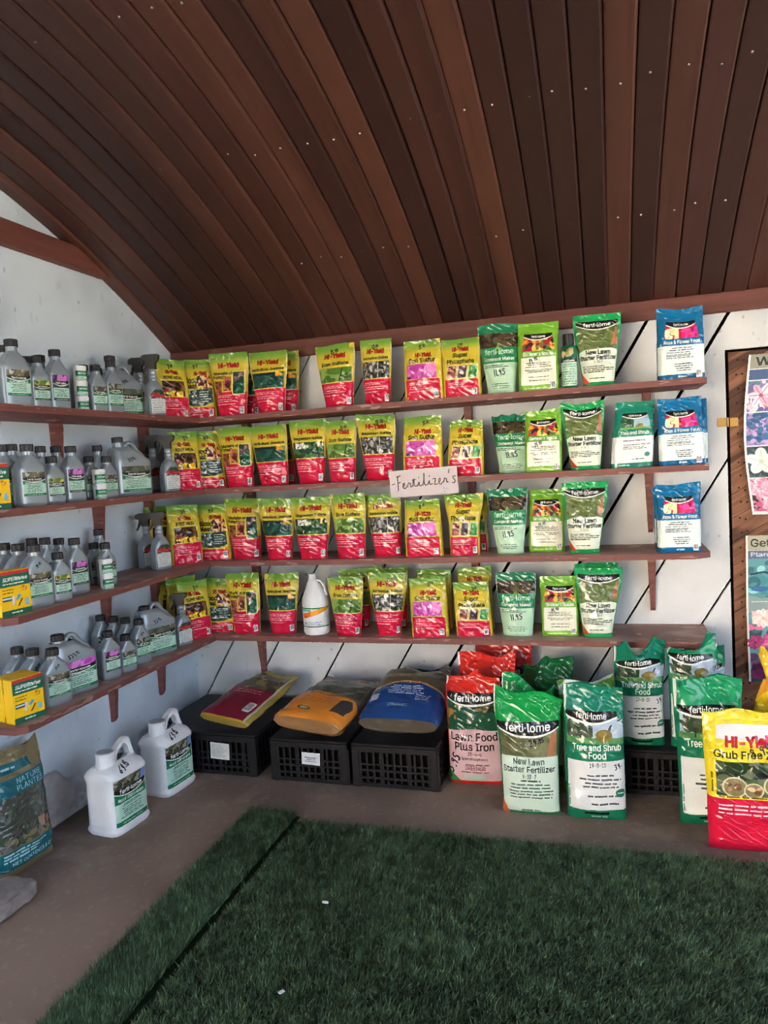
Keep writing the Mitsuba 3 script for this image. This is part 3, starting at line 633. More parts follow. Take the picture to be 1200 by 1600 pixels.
# design, shelf, x, front y, bottom width, top width, height, sideways shift, yaw, behind, price
POUCHES = [
 ('bone', 0, 0.242, -0.400, 0.165, 0.165, 0.283, 0.000, 62, 0),
 ('blood', 0, 0.296, -0.270, 0.165, 0.155, 0.293, -0.010, 20, 0),
 ('muriate', 0, 0.467, -0.285, 0.142, 0.205, 0.306, -0.008, 4, 0),
 ('muriate', 0, 0.490, -0.160, 0.135, 0.185, 0.308, -0.004, 4, 1),
 ('lime', 0, 0.677, -0.285, 0.132, 0.201, 0.301, -0.004, 3, 0),
 ('lime', 0, 0.689, -0.160, 0.139, 0.196, 0.302, -0.005, 3, 1),
 ('iron', 0, 1.024, -0.285, 0.137, 0.201, 0.297, -0.008, -3, 0),
 ('ammonium', 0, 1.214, -0.285, 0.122, 0.152, 0.300, 0.003, -2, 0),
 ('sulfur', 0, 1.443, -0.285, 0.178, 0.169, 0.274, 0.001, 0, 0),
 ('super', 0, 1.618, -0.285, 0.167, 0.172, 0.263, -0.007, 0, 0),
 ('compost', 0, 1.790, -0.285, 0.123, 0.180, 0.309, -0.010, 0, 0),
 ('garden', 0, 1.953, -0.285, 0.171, 0.172, 0.294, 0.005, 2, 0),
 ('newlawn', 0, 2.203, -0.285, 0.130, 0.196, 0.309, 0.000, 3, 0),
 ('rose', 0, 2.531, -0.285, 0.180, 0.182, 0.293, 0.004, 6, 0),
 ('bone', 1, 0.279, -0.400, 0.165, 0.165, 0.283, 0.000, 62, 0),
 ('blood', 1, 0.323, -0.270, 0.165, 0.155, 0.284, -0.030, 25, 0),
 ('muriate', 1, 0.485, -0.285, 0.134, 0.181, 0.297, -0.018, 5, 0),
 ('lime', 1, 0.667, -0.285, 0.139, 0.191, 0.291, -0.020, 4, 0),
 ('lime', 1, 0.654, -0.160, 0.137, 0.177, 0.300, -0.034, 3, 1),
 ('magnesium', 1, 0.863, -0.285, 0.126, 0.190, 0.307, -0.008, 3, 0),
 ('iron', 1, 1.022, -0.285, 0.123, 0.157, 0.286, 0.003, 3, 0),
 ('ammonium', 1, 1.207, -0.285, 0.131, 0.189, 0.307, -0.014, 0, 0),
 ('sulfur', 1, 1.417, -0.285, 0.183, 0.176, 0.282, 0.002, 0, 0),
 ('super', 1, 1.614, -0.285, 0.159, 0.150, 0.249, 0.011, 0, 0),
 ('compost', 1, 1.822, -0.235, 0.135, 0.176, 0.268, -0.013, -2, 0),
 ('garden', 1, 1.958, -0.285, 0.158, 0.154, 0.270, 0.007, 2, 0),
 ('newlawn', 1, 2.138, -0.285, 0.127, 0.181, 0.287, -0.008, 3, 0),
 ('tree', 1, 2.328, -0.285, 0.168, 0.159, 0.275, 0.029, 8, 0),
 ('rose', 1, 2.524, -0.285, 0.177, 0.174, 0.275, 0.002, 6, 0),
 ('rose', 1, 2.552, -0.160, 0.176, 0.180, 0.273, 0.003, 6, 1),
 ('bone', 2, 0.085, -0.340, 0.165, 0.165, 0.283, 0.000, 66, 1),
 ('bone', 2, 0.250, -0.400, 0.165, 0.165, 0.283, 0.000, 58, 0),
 ('blood', 2, 0.319, -0.270, 0.165, 0.155, 0.282, -0.016, 10, 0),
 ('muriate', 2, 0.485, -0.274, 0.143, 0.187, 0.298, -0.019, 4, 0),
 ('lime', 2, 0.686, -0.318, 0.119, 0.184, 0.293, -0.006, 3, 0),
 ('magnesium', 2, 0.862, -0.320, 0.132, 0.199, 0.298, 0.000, 3, 0),
 ('iron', 2, 1.054, -0.318, 0.132, 0.172, 0.299, -0.006, 2, 0),
 ('ammonium', 2, 1.223, -0.275, 0.130, 0.173, 0.284, -0.014, 2, 0),
 ('sulfur', 2, 1.407, -0.298, 0.173, 0.163, 0.262, -0.000, 3, 0),
 ('super', 2, 1.592, -0.280, 0.131, 0.180, 0.280, 0.001, 2, 0),
 ('super', 2, 1.613, -0.160, 0.132, 0.185, 0.269, -0.012, 2, 1),
 ('compost', 2, 1.793, -0.265, 0.119, 0.180, 0.294, -0.005, 0, 0),
 ('garden', 2, 1.951, -0.203, 0.157, 0.151, 0.274, 0.006, 2, 0),
 ('newlawn', 2, 2.120, -0.290, 0.125, 0.193, 0.305, 0.008, 3, 0),
 ('rose', 2, 2.502, -0.303, 0.168, 0.179, 0.285, 0.002, 6, 0),
 ('rose', 2, 2.500, -0.160, 0.167, 0.181, 0.270, -0.002, 4, 1),
 ('bone', 3, 0.085, -0.300, 0.165, 0.165, 0.283, 0.000, 66, 1),
 ('bone', 3, 0.170, -0.325, 0.165, 0.165, 0.283, 0.000, 64, 1),
 ('bone', 3, 0.274, -0.400, 0.165, 0.165, 0.283, 0.000, 62, 0),
 ('blood', 3, 0.315, -0.270, 0.165, 0.155, 0.268, -0.022, 12, 0),
 ('muriate', 3, 0.472, -0.301, 0.134, 0.178, 0.294, -0.015, 3, 0),
 ('lime', 3, 0.663, -0.290, 0.128, 0.182, 0.293, 0.008, 2, 0),
 ('iron', 3, 1.016, -0.320, 0.118, 0.177, 0.279, -0.010, 2, 0),
 ('iron', 3, 1.008, -0.160, 0.122, 0.178, 0.291, 0.004, 2, 1),
 ('ammonium', 3, 1.213, -0.299, 0.112, 0.188, 0.295, 0.001, 2, 0),
 ('ammonium', 3, 1.198, -0.160, 0.129, 0.179, 0.301, -0.010, 2, 1),
 ('sulfur', 3, 1.418, -0.311, 0.170, 0.172, 0.274, -0.003, 3, 0),
 ('sulfur', 3, 1.410, -0.160, 0.158, 0.170, 0.282, -0.000, 3, 1),
 ('super', 3, 1.620, -0.288, 0.163, 0.162, 0.239, -0.011, 3, 0),
 ('super', 3, 1.616, -0.160, 0.150, 0.162, 0.295, -0.009, 3, 1),
 ('compost', 3, 1.813, -0.277, 0.133, 0.180, 0.287, -0.006, 2, 0),
 ('garden', 3, 2.000, -0.255, 0.160, 0.170, 0.261, 0.003, 2, 0),
 ('newlawn', 3, 2.160, -0.280, 0.126, 0.199, 0.303, 0.011, 3, 0),
 ('newlawn', 3, 2.138, -0.160, 0.128, 0.191, 0.302, 0.023, 3, 1),
]
BLOCK = ('bone', 'blood', 'sulfur', 'super', 'garden', 'tree', 'rose')
PRICE = {'iron': '15.95', 'ammonium': '13.95', 'sulfur': '15.95', 'super': '11.95', 'compost': '11.95', 'garden': '19.95', 'blood': '14.95', 'bone': '13.95'}
for i, (d, s, x, yf, wb, wt, h, sh, yaw, behind) in enumerate(POUCHES):
    label = f'{LOOK[d]}, {"behind on" if behind else "on"} {SHELF[s]} back shelf'
    if d == 'bone' and behind: label = f'{LOOK[d]}, {["", "", "half hidden", "leftmost" if x < 0.1 else "middle one"][s]} on {SHELF[s]} back shelf'
    k = thing('fertilizer_bag', label, 'bag', 'fertilizer bags on the back shelves')
    blk = d in BLOCK; D = 0.036 if blk else 0.042
    F, B = bag_grids('block' if blk else 'pouch', wb, wt, h, D, 3 + i * 2, wrinkle=0.0055 if blk else 0.0065, shift=sh, flop=rng.uniform(-0.03, 0.03), crumple=0.09 if (d, s) == ('compost', 1) else 0.0)
    a = math.radians(yaw); M, t = frame(x - D * math.sin(a), yf + D * math.cos(a), Z[s] + .0006, yaw, roll=rng.uniform(-1.0, 1.0))
    pr = None
    if d in PRICE and not behind:
        A = DESIGN[d]['A']
        if d == 'compost': pr = price_of('11.95', A * .5, .265, .085, A, 6)
        elif d == 'garden': pr = price_of('19.95', A * .42, .415, .07, A, 12, after=2)
        else: pr = price_of(PRICE[d], A * (.60 if s % 2 else .5), .85, .068, A, 3, after=2)
    emit(k, d, F, B, M, t, price=pr)

# ------------------------------------------------------------------ bottles
def loft(sections, nu=NU, nv=NV):
    s = np.array(sections, float); z = np.linspace(s[0, 0], s[-1, 0], nv + 1)
    base = np.linspace(0, 1, nv + 1); W, D, n, cx = (np.interp(z, s[:, 0], s[:, c]) for c in (1, 2, 3, 4))
    F = np.zeros((nv + 1, nu + 1, 3)); B = np.zeros((nv + 1, 15, 3))
    for j in range(nv + 1):
        for G, k, fr in ((F, nu, True), (B, 14, False)):
            x, y = ring_rows(W[j] / 2, D[j] / 2, n[j], k, fr); G[j, :, 0], G[j, :, 1], G[j, :, 2] = x + cx[j], y, z[j]
    return F, B

GREEN, MINT, DK = (24, 112, 76), (178, 216, 198), (20, 26, 24)
def bottle_design(name, A, l, r_, y0, y1, pic, title=None, sub=None, round_top=False, arch=None):
    r = np.random.default_rng(len(name) * 7 + 3); w = r_ - l; h = y1 - y0; cx = (l + r_) / 2
    L = R_(0, 0, A, 1, (158, 166, 170))
    yp = y0 + h * .66
    if arch:
        g = Polygon([(l, y0), (r_, y0), (r_, yp)] + [(cx + w / 2 * math.cos(t), yp + (y1 - yp) * math.sin(t)) for t in np.linspace(0, math.pi, 14)] + [(l, yp)]).buffer(.01)
        L += [(g.buffer(.012), (24, 70, 54), 'label'), (g, (206, 214, 214), 'label')]
        L += [(gg.intersection(g), c, t) for gg, c, t in R_(l, yp, r_, y1, (24, 70, 54), 'picture') + blobs(r, l, yp - .01, r_, y1 - h * .1, pic, 14, w * .1, w * .24)]
        L += R_(l, yp - .03, r_, yp + .02, DK, 'label') + txt('ferti·lome', cx, yp - .02, .026, (230, 234, 230), w=w * .6) + lines(r, l + .02, r_ - .02, np.linspace(y0 + .03, yp - .09, 6), .014, (70, 84, 84))
    else:
        L += R_(l, y0, r_, y1, GREEN if not round_top else (40, 60, 54), 'label') + R_(l + (.012 if round_top else 0), y0 + h * .10, r_ - (.012 if round_top else 0), y0 + h * .50, MINT, 'label')
        L += R_(l, yp, r_, y1, pic[0], 'picture') + blobs(r, l, yp, r_, y1, pic, 26, w * .07, w * .2)
        s = swoosh(cx, yp + h * .02, w, h * .17, th=h * .085, tw=w * .62); L += [(g.intersection(sbox(l, y0, r_, y1)), c, 'label' if t == 'picture' else t) for g, c, t in s]
        if title: L += txt(title, cx, y0 + h * .515, h * .062, (226, 236, 230), w=w * .8)
        L += lines(r, l + w * .1, r_ - w * .1, y0 + h * np.array([.42, .36, .29, .22, .16]), h * .028, (50, 92, 76), True) + lines(r, l + w * .15, r_ - w * .15, [y0 + h * .03], h * .03, (150, 200, 176), True)
    design(name, A, L, (158, 166, 170), mat={'body': 'm_silver', 'label': 'm_label', 'picture': 'm_label', 'lettering': 'm_label'})
BROWN = [(96, 92, 70), (120, 110, 80), (60, 66, 48), (200, 198, 184), (76, 84, 58)]
FRUIT = [(150, 176, 70), (96, 124, 50), (210, 196, 90), (60, 84, 36), (226, 170, 70)]
PURP = [(48, 40, 62), (176, 80, 170), (206, 120, 200), (150, 60, 146), (36, 34, 50)]
PINK = [(206, 96, 200), (226, 140, 220), (180, 70, 176), (90, 50, 100)]
REDF = [(196, 34, 44), (226, 60, 66), (160, 24, 36)]
GRN = [(96, 100, 82), (60, 66, 56), (130, 134, 116), (160, 162, 148), (76, 90, 70)]
bottle_design('large', .88, .20, .70, .20, .66, BROWN, 'Root Stimulator')
bottle_design('fruit', .88, .20, .70, .20, .66, FRUIT, None, round_top=True)
bottle_design('purple', .88, .20, .70, .20, .70, PURP, None, round_top=True)
bottle_design('tall', .86, .19, .69, .20, .70, GRN)
bottle_design('small', .88, .18, .72, .20, .68, GRN)
bottle_design('jug', .98, .22, .80, .08, .60, GRN, 'Root Stimulator')
bottle_design('bigjug', .98, .20, .80, .08, .62, PINK, 'Soil Acidifier Plus Iron')
bottle_design('spray', .62, .13, .53, .10, .74, REDF, arch=True)

SPEC = {  # width, depth, body top of straight part, shoulder end, total height, cap radius
 'large': (.112, .056, .128, .172, .208, .0225), 'fruit': (.080, .044, .106, .140, .173, .0205), 'purple': (.088, .048, .128, .168, .203, .0215),
 'tall': (.086, .046, .120, .161, .196, .0205), 'small': (.078, .042, .104, .140, .173, .0205)}
def ribbed_cap(r, h, z):
    a = np.linspace(0, 2 * np.pi, 73)[:-1]; rr = r * (1 - 0.035 * (np.arange(72) % 2))
    m = extrude(Polygon(np.stack([rr * np.cos(a), rr * np.sin(a)], 1)), h * .93)
    top = lathe([(0, h), (r * .9, h), (r * .97, h * .93), (0, h * .93)], 36); m = cat([m, top]); m.apply_translation((0, 0, z)); return m

def put(mesh, M, t):
    m = mesh.copy(); m.vertices = m.vertices @ M.T + t; return m

def bottle(kind, label, x, y, z, yaw, H=None, group='grey plant food bottles on the left shelves', price=None):
    k = thing('bottle' if 'jug' not in kind and kind != 'spray' else ('jug' if 'jug' in kind else 'spray_bottle'), label, 'bottle' if 'jug' not in kind else 'jug', group)
    M, t = frame(x, y, z, yaw)
    if kind in SPEC:
        w, d, z1, z2, h0, rc = SPEC[kind]; s = (H or h0) / h0; z1, z2, h = z1 * s, z2 * s, h0 * s; nr = rc * 1.72
        secs = [(0, w * .90, d * .88, 5, 0), (.006, w, d, 5, 0), (z1, w, d, 5, 0), (z1 + .004, w * .965, d * .96, 4.5, 0), (z1 + .6 * (z2 - z1), w * .64, d * .84, 4, 0), (z2, nr, nr, 2, 0)]
        F, B = loft(secs); emit(k, kind, F, B, M, t)
        hc = .026; obj('neck', put(lathe([(0, z2 - .002), (nr / 2, z2 - .002), (nr / 2, h - hc), (rc * .92, h - hc - .001), (rc * .92, h - hc + .003), (0, h - hc + .003)], 28), M, t), 'm_silver', k, smooth=40)
        obj('cap', put(ribbed_cap(rc, hc, h - hc), M, t), 'm_black_plastic', k)
        if price:
            A = DESIGN[kind]['A']; N = grid_normals(F)
            for tg, piece in price_of(price, A * .52, .78, .075, A, 25, after=2).items():
                p, f, c, n = lay(F, N, piece, .0006); kk = obj(tg, (p @ M.T + t, f), 'm_label', k, color=c, normals=n @ M.T); labels.setdefault(kk, {})['label'] = 'handwritten price'
    elif 'jug' in kind:
        w, d, z1, z2, h = (.186, .088, .150, .213, H or .245) if kind == 'jug' else (.180, .092, .145, .205, H or .240)
        secs = [(0, w * .95, d * .92, 6, 0), (.008, w, d, 6, 0), (z1 - .003, w, d, 6, 0), (z1, w * .975, d * .97, 6, 0), (z1 + .003, w, d, 6, 0), (z2 - .012, w * .60, d * .80, 4, -w * .185), (z2, w * .50, d * .55, 3, -w * .20)]
        F, B = loft(secs); emit(k, kind, F, B, M, t)
        cx = -w * .27; rc = .024; hc = .024
        obj('neck', put(lathe([(0, z2 - .006), (rc * .95, z2 - .006), (rc * .9, h - hc), (0, h - hc)], 28).apply_translation((cx, 0, 0)), M, t), 'm_silver', k, smooth=40)
        obj('cap', put(ribbed_cap(rc, hc, h - hc).apply_translation((cx, 0, 0)), M, t), 'm_black_plastic', k)
        p = spline([(-w * .10, 0, z2 - .012), (-w * .05, 0, z2 + .014), (w * .06, 0, z2 + .016), (w * .22, 0, z2 - .016), (w * .36, 0, z1 + .024), (w * .405, 0, z1 - .004)], 26)
        obj('handle', put(tube(p, np.tile([[.0105, .0145]], (26, 1)), 14), M, t), 'm_silver', k, smooth=50)
        if price:
            A = DESIGN[kind]['A']; N = grid_normals(F)
            for tg, piece in price_of(price, A * .46, .70, .075, A, 12, after=3 if price[0] == '$' else 2).items():
                pp, f, c, n = lay(F, N, piece, .0006); kk = obj(tg, (pp @ M.T + t, f), 'm_label', k, color=c, normals=n @ M.T); labels.setdefault(kk, {})['label'] = 'handwritten price'
    else:
        h = H or .262; s = h / .262; w, d = .092, .056
        secs = [(0, w * .92, d * .9, 4, 0), (.006, w, d, 4, 0), (.088 * s, w, d, 4, 0), (.112 * s, w * .92, d * .97, 3.4, 0), (.132 * s, w * .74, d * .9, 3, 0), (.146 * s, w * .5, d * .72, 2.4, 0), (.152 * s, .034, .034, 2, 0)]
        F, B = loft(secs); emit(k, 'spray', F, B, M, t)
        prof = [(0, .150), (.017, .150), (.0185, .158), (.016, .162), (.0185, .168), (.018, .176), (.0155, .179), (.0175, .186), (.0165, .194), (.0145, .197), (.0145, .204), (0, .204)]
        obj('neck', put(lathe([(r, zz * s) for r, zz in prof], 28), M, t), 'm_silver', k, smooth=35)
        P = Polygon([(-.016, .200), (.016, .200), (.016, .226), (.030, .240), (.034, .258), (.028, .262), (-.030, .262), (-.044, .255), (-.046, .238), (-.032, .236), (-.020, .228)])
        g = extrude(P, .030); v = g.vertices.copy(); g.vertices = np.stack([v[:, 0], .015 - v[:, 2], v[:, 1] * s], 1); g.fix_normals()
        g = rotz(g, -55); obj('trigger_head', put(g, M, t), 'm_black_plastic', k)
        P = Polygon([(-.030, .236), (-.020, .236), (-.026, .205), (-.040, .180), (-.046, .182), (-.034, .210)])
        g = extrude(P, .012); v = g.vertices.copy(); g.vertices = np.stack([v[:, 0], .006 - v[:, 2], v[:, 1] * s], 1); g.fix_normals()
        obj('trigger', put(rotz(g, -55), M, t), 'm_black_plastic', k)
    return k

LEFT = ['topmost', 'second highest', 'third highest', 'lowest']
D_ = {'large': 'large grey bottle', 'fruit': 'small grey bottle, fruit label', 'purple': 'grey bottle, pink flower label',
      'tall': 'grey black-capped bottle', 'small': 'small grey bottle, tree label', 'jug': 'grey handled jug', 'bigjug': 'large grey jug, azalea label', 'spray': 'grey spray bottle, black trigger'}
# kind, shelf, x, y, height, extra words, price
BOTTLES = [
 ('large', 0, 0.240, -1.415, 0.237, 'leftmost big one on', None),
 ('large', 0, 0.120, -1.332, 0.238, 'only its cap showing at the left edge of', None),
 ('tall', 0, 0.060, -1.148, 0.226, 'first cap behind the front row on', None),
 ('tall', 0, 0.120, -1.144, 0.226, 'second cap behind the front row on', None),
 ('fruit', 0, 0.240, -1.299, 0.193, 'front row of', None),
 ('purple', 0, 0.220, -1.178, 0.233, 'front row of', None),
 ('tall', 0, 0.070, -0.831, 0.226, 'behind the stacked jars on', None),
 ('small', 0, 0.240, -0.972, 0.195, 'first right of the jars on', None),
 ('small', 0, 0.150, -0.842, 0.203, 'rear one right of the jars on', None),
 ('tall', 0, 0.220, -0.846, 0.226, 'second right of the jars on', None),
 ('jug', 0, 0.130, -0.656, 0.275, 'beside the spray bottles on', '34.95'),
 ('spray', 0, 0.240, -0.568, 0.286, 'beside the yellow bag on', None),
 ('spray', 0, 0.110, -0.483, 0.292, 'behind the front one on', None),
 ('large', 1, 0.085, -1.294, 0.231, 'second from the left end on', None),
 ('large', 1, 0.250, -1.396, 0.220, 'in front beside the yellow carton on', None),
 ('large', 1, 0.168, -1.430, 0.223, 'at the left edge behind the carton on', None),
 ('tall', 1, 0.100, -1.161, 0.223, 'first cap behind the front row on', None),
 ('tall', 1, 0.100, -1.076, 0.223, 'second cap behind the front row on', None),
 ('fruit', 1, 0.250, -1.280, 0.176, 'front row of', None),
 ('purple', 1, 0.230, -1.148, 0.215, 'front row of', None),
 ('tall', 1, 0.100, -0.821, 0.226, 'third cap behind the front row on', None),
 ('small', 1, 0.140, -0.932, 0.178, 'behind the stacked jars on', None),
 ('small', 1, 0.230, -0.938, 0.173, 'right of the stacked jars on', None),
 ('jug', 1, 0.200, -0.744, 0.257, 'beside the spray bottles on', '34.95'),
 ('spray', 1, 0.250, -0.510, 0.266, 'beside the yellow bag on', None),
 ('spray', 1, 0.120, -0.440, 0.276, 'behind the front one on', None),
 ('large', 2, 0.080, -1.367, 0.226, 'backmost of the file behind the carton on', None),
 ('large', 2, 0.160, -1.384, 0.224, 'middle of the file behind the carton on', None),
 ('large', 2, 0.250, -1.409, 0.222, 'right of the yellow carton on', '19.95'),
 ('tall', 2, 0.060, -1.204, 0.226, 'first cap behind the front row on', None),
 ('tall', 2, 0.120, -1.204, 0.226, 'second cap behind the front row on', None),
 ('tall', 2, 0.070, -1.070, 0.210, 'third cap behind the front row on', None),
 ('fruit', 2, 0.260, -1.303, 0.180, 'front row of', None),
 ('purple', 2, 0.220, -1.160, 0.217, 'front row of', None),
 ('tall', 2, 0.080, -0.834, 0.221, 'alone at the back against the bracket on', None),
 ('small', 2, 0.150, -0.959, 0.176, 'behind the stacked jars on', None),
 ('small', 2, 0.220, -0.980, 0.177, 'right of the stacked jars on', '19.95'),
 ('spray', 2, 0.200, -0.557, 0.270, 'front one beside the yellow bags on', None),
 ('spray', 2, 0.095, -0.506, 0.263, 'rear one on', None),
 ('large', 3, 0.090, -1.360, 0.206, 'backmost of three behind the cartons on', None),
 ('large', 3, 0.170, -1.371, 0.205, 'middle of three behind the cartons on', '19.95'),
 ('large', 3, 0.255, -1.367, 0.206, 'right of the yellow cartons on', '19.95'),
 ('bigjug', 3, 0.220, -1.233, 0.235, 'price in marker, centre of', '$39.95'),
 ('purple', 3, 0.250, -1.049, 0.194, 'right of the azalea jug on', None),
 ('small', 3, 0.260, -0.950, 0.156, 'right of the flower-label bottle on', None),
 ('tall', 3, 0.060, -0.844, 0.214, 'backmost of the file on', None),
 ('tall', 3, 0.120, -0.837, 0.207, 'second from the back in the file on', None),
 ('tall', 3, 0.180, -0.834, 0.201, 'third from the back in the file on', None),
 ('tall', 3, 0.240, -0.823, 0.193, 'front of the file with marker price on', '15.95'),
 ('jug', 3, 0.220, -0.678, 0.229, 'beside the yellow bag on', '37.95'),
 ('spray', 3, 0.250, -0.506, 0.246, 'beside the yellow bag on', None),
]
for kind, s, x, y, H, words, price in BOTTLES:
    bottle(kind, f'{D_[kind]}, {words} {LEFT[s]} left shelf', x, y, Z[s], {'spray': 72, 'jug': 72, 'bigjug': 74}.get(kind, 74) , H, price=price)

# white jars with green labels, stacked between the bottles
def jar(x, y, z, yaw, words):
    k = thing('jar', f'small white jar with a green label, {words}', 'jar', 'small white jars stacked on the left shelves'); M, t = frame(x, y, z, yaw)
    F, B = loft([(0, .041, .041, 4, 0), (.003, .044, .044, 4, 0), (.045, .044, .044, 4, 0), (.047, .042, .042, 4, 0)]); emit(k, 'jar', F, B, M, t)
    F, B = loft([(.0465, .045, .045, 4, 0), (.048, .046, .046, 4, 0), (.058, .046, .046, 4, 0), (.0598, .043, .043, 4, 0)], 18, 26); N = grid_normals(F)
    a = shapely.MultiPoint([(0, 0)]); ring = [np.vstack([F[j], B[j][::-1][1:-1]]) for j in range(0, 27, 2)]; n = len(ring[0])
    v = np.vstack(ring + [[[0, 0, .0598]]]); i, j = np.meshgrid(np.arange(len(ring) - 1), np.arange(n), indexing='ij'); j2 = (j + 1) % n
    q = np.stack([i * n + j, i * n + j2, (i + 1) * n + j2, (i + 1) * n + j], -1).reshape(-1, 4); w = np.arange(n); o = (len(ring) - 1) * n
    m = trimesh.Trimesh(v, np.vstack([q[:, [0, 1, 2]], q[:, [0, 2, 3]], np.stack([o + w, o + (w + 1) % n, np.full(n, len(v) - 1)], 1)]), process=False); m.fix_normals()
    obj('lid', put(m, M, t), 'm_white_plastic', k, smooth=40)
L = R_(0, 0, 1.6, 1, (226, 230, 234)) + R_(.18, .06, 1.42, .84, GREEN, 'label') + R_(.22, .10, 1.38, .38, MINT, 'label') + txt('ferti·lome', .80, .56, .14, (232, 236, 232), w=.7) + lines(np.random.default_rng(3), .35, 1.25, [.28, .2, .14], .03, (60, 100, 84))
design('jar', 1.6, L, (226, 230, 234), mat={'body': 'm_white_plastic', 'label': 'm_label', 'lettering': 'm_label'})
for q in range(3): jar(.245, -1.075, Z[0] + q * .0602, 66, ['lowest', 'middle one', 'uppermost'][q] + ' of three stacked on topmost left shelf')
for q in range(2): jar(.262, -1.035, Z[1] + q * .0602, 66, ['lower', 'upper'][q] + ' of two stacked on second highest left shelf')
for q in range(2): jar(.275, -1.055, Z[2] + q * .0602, 66, ['lower', 'upper'][q] + ' of two stacked on third highest left shelf')

# yellow cartons
def panel(parent, dname, origin, ux, uz, w, h, mat='m_label', curve=None, off=0.0):
    """flat artwork laid on a plane: origin = lower left corner"""
    ux, uz = np.asarray(ux, float), np.asarray(uz, float); n = np.cross(ux, uz)
    u, v = np.meshgrid(np.linspace(0, 1, NU + 1), np.linspace(0, 1, NV + 1)); b = off + (curve(u, v) if curve else 0 * u)
    G = np.asarray(origin, float) + u[..., None] * w * ux + v[..., None] * h * uz + b[..., None] * n
    N = grid_normals(G); ks = []
    for tg, piece in DESIGN[dname]['pieces'].items():
        p, f, c, nn = lay(G, N, piece); ks.append(obj(tg, (p, f), mat, parent, color=c, normals=nn))
    return ks, G
r = np.random.default_rng(5)
A = .75; CY = (236, 190, 20)
L = R_(0, 0, A, 1, CY, 'front_print') + R_(0, .93, A, 1, (190, 40, 50), 'front_print') + R_(0, .66, A, .93, (24, 92, 70), 'front_print') + txt('SUPERthrive', A / 2, .78, .085, (236, 240, 236), w=.62, slant=.25) + lines(r, .06, .66, [.71], .03, (220, 230, 220))
L += lines(r, .05, .35, [.58, .51], .03, (150, 100, 10)) + blobs(r, .52, .52, .68, .64, [(214, 150, 20), (196, 120, 30)], 6, .02, .04) + R_(.04, .34, .30, .44, (60, 84, 70), 'picture') + R_(.04, .38, .26, .415, (200, 206, 210), 'picture') + R_(.27, .24, .33, .44, (214, 206, 214), 'picture')
L += [(Polygon([(.36, .36), (.44, .46), (.52, .44), (.42, .34)]), (70, 150, 200), 'picture'), (affinity.scale(Point(.64, .27).buffer(.06), .8, 1.3), (110, 176, 216), 'picture')] + [(Polygon([(.40, .20), (.43, .19), (.54, .34), (.51, .36)]), (90, 70, 10), 'picture')]
L += R_(0, 0, A, .13, (24, 88, 70), 'front_print') + lines(r, .2, .55, [.05], .035, (190, 214, 200), True)
design('carton', A, L, CY)
scene['m_carton'] = two({'type': 'principled', 'base_color': rgb(*CY), 'roughness': 0.45, 'specular': 0.4})
def carton(x, y, z, yaw, label):
    k = thing('carton', label, 'box', 'yellow cartons on the left shelves'); M, t = frame(x, y, z, yaw)
    obj('box', put(cbox(-.057, .057, -.026, .026, 0.0002, .152, .0015), M, t), 'm_carton', k)
    obj('lid_flap', put(cbox(-.055, .055, -.0245, .0245, .152, .1532, .0004), M, t), 'm_carton', k)
    panel(k, 'carton', np.array([-.0565, -.0265, .001]) @ M.T + t, M[:, 0], M[:, 2], .113, .150)
carton(.268, -1.532, Z[3], 76, 'yellow carton with red and green top band, front one of two on lowest left shelf')
carton(.2137, -1.518, Z[3], 76, 'yellow carton behind the front one on lowest left shelf')
carton(.272, -1.552, Z[2], 80, 'yellow carton with red and green top band on third highest left shelf')
carton(.275, -1.605, Z[1], 78, 'yellow carton at the left picture edge on second highest left shelf')

# white gallon jug and small green bottle among the pouches
k = thing('jug', 'round white gallon jug with green stripes and a slanted orange band', 'jug'); M, t = frame(.838, -.245, Z[3], 0)
secs = [(0, .118, .118, 2, 0), (.006, .128, .128, 2, 0), (.150, .132, .132, 2, 0), (.172, .130, .130, 2, 0), (.205, .104, .104, 2, 0), (.245, .062, .062, 2, -.006), (.262, .036, .036, 2, -.010), (.268, .036, .036, 2, -.010)]
A = .76; L = R_(0, 0, A, 1, (228, 226, 232)) + R_(.0, .145, A, .165, (20, 116, 80), 'label') + R_(0, .475, A, .50, (20, 116, 80), 'label') + R_(.1, .43, .38, .465, (90, 180, 140), 'label')
band = Polygon([(.16, .28), (.70, .44), (.70, .50), (.52, .475), (.16, .375)]); L += [(band, (236, 160, 30), 'label')] + [(gg.intersection(band), c, 'label') for gg, c, _ in blobs(r, .16, .28, .4, .42, [(226, 110, 40)], 8, .03, .06)]
L += lines(r, .2, .62, [.23, .205, .18], .012, (90, 90, 150))
L += lines(r, .2, .3, [.315], .03, (160, 60, 20))
design('gallon', A, L, (228, 226, 232), mat={'body': 'm_white_plastic', 'label': 'm_label', 'lettering': 'm_label'})
F, B = loft(secs); emit(k, 'gallon', F, B, M, t)
obj('cap', put(ribbed_cap(.0175, .024, .267).apply_translation((-.010, 0, 0)), M, t), 'm_white_plastic', k)
p = spline([(.010, 0, .255), (.026, 0, .258), (.040, 0, .248), (.054, 0, .215), (.062, 0, .185)], 22); obj('handle', put(tube(p, .0075, 12), M, t), 'm_white_plastic', k, smooth=50)

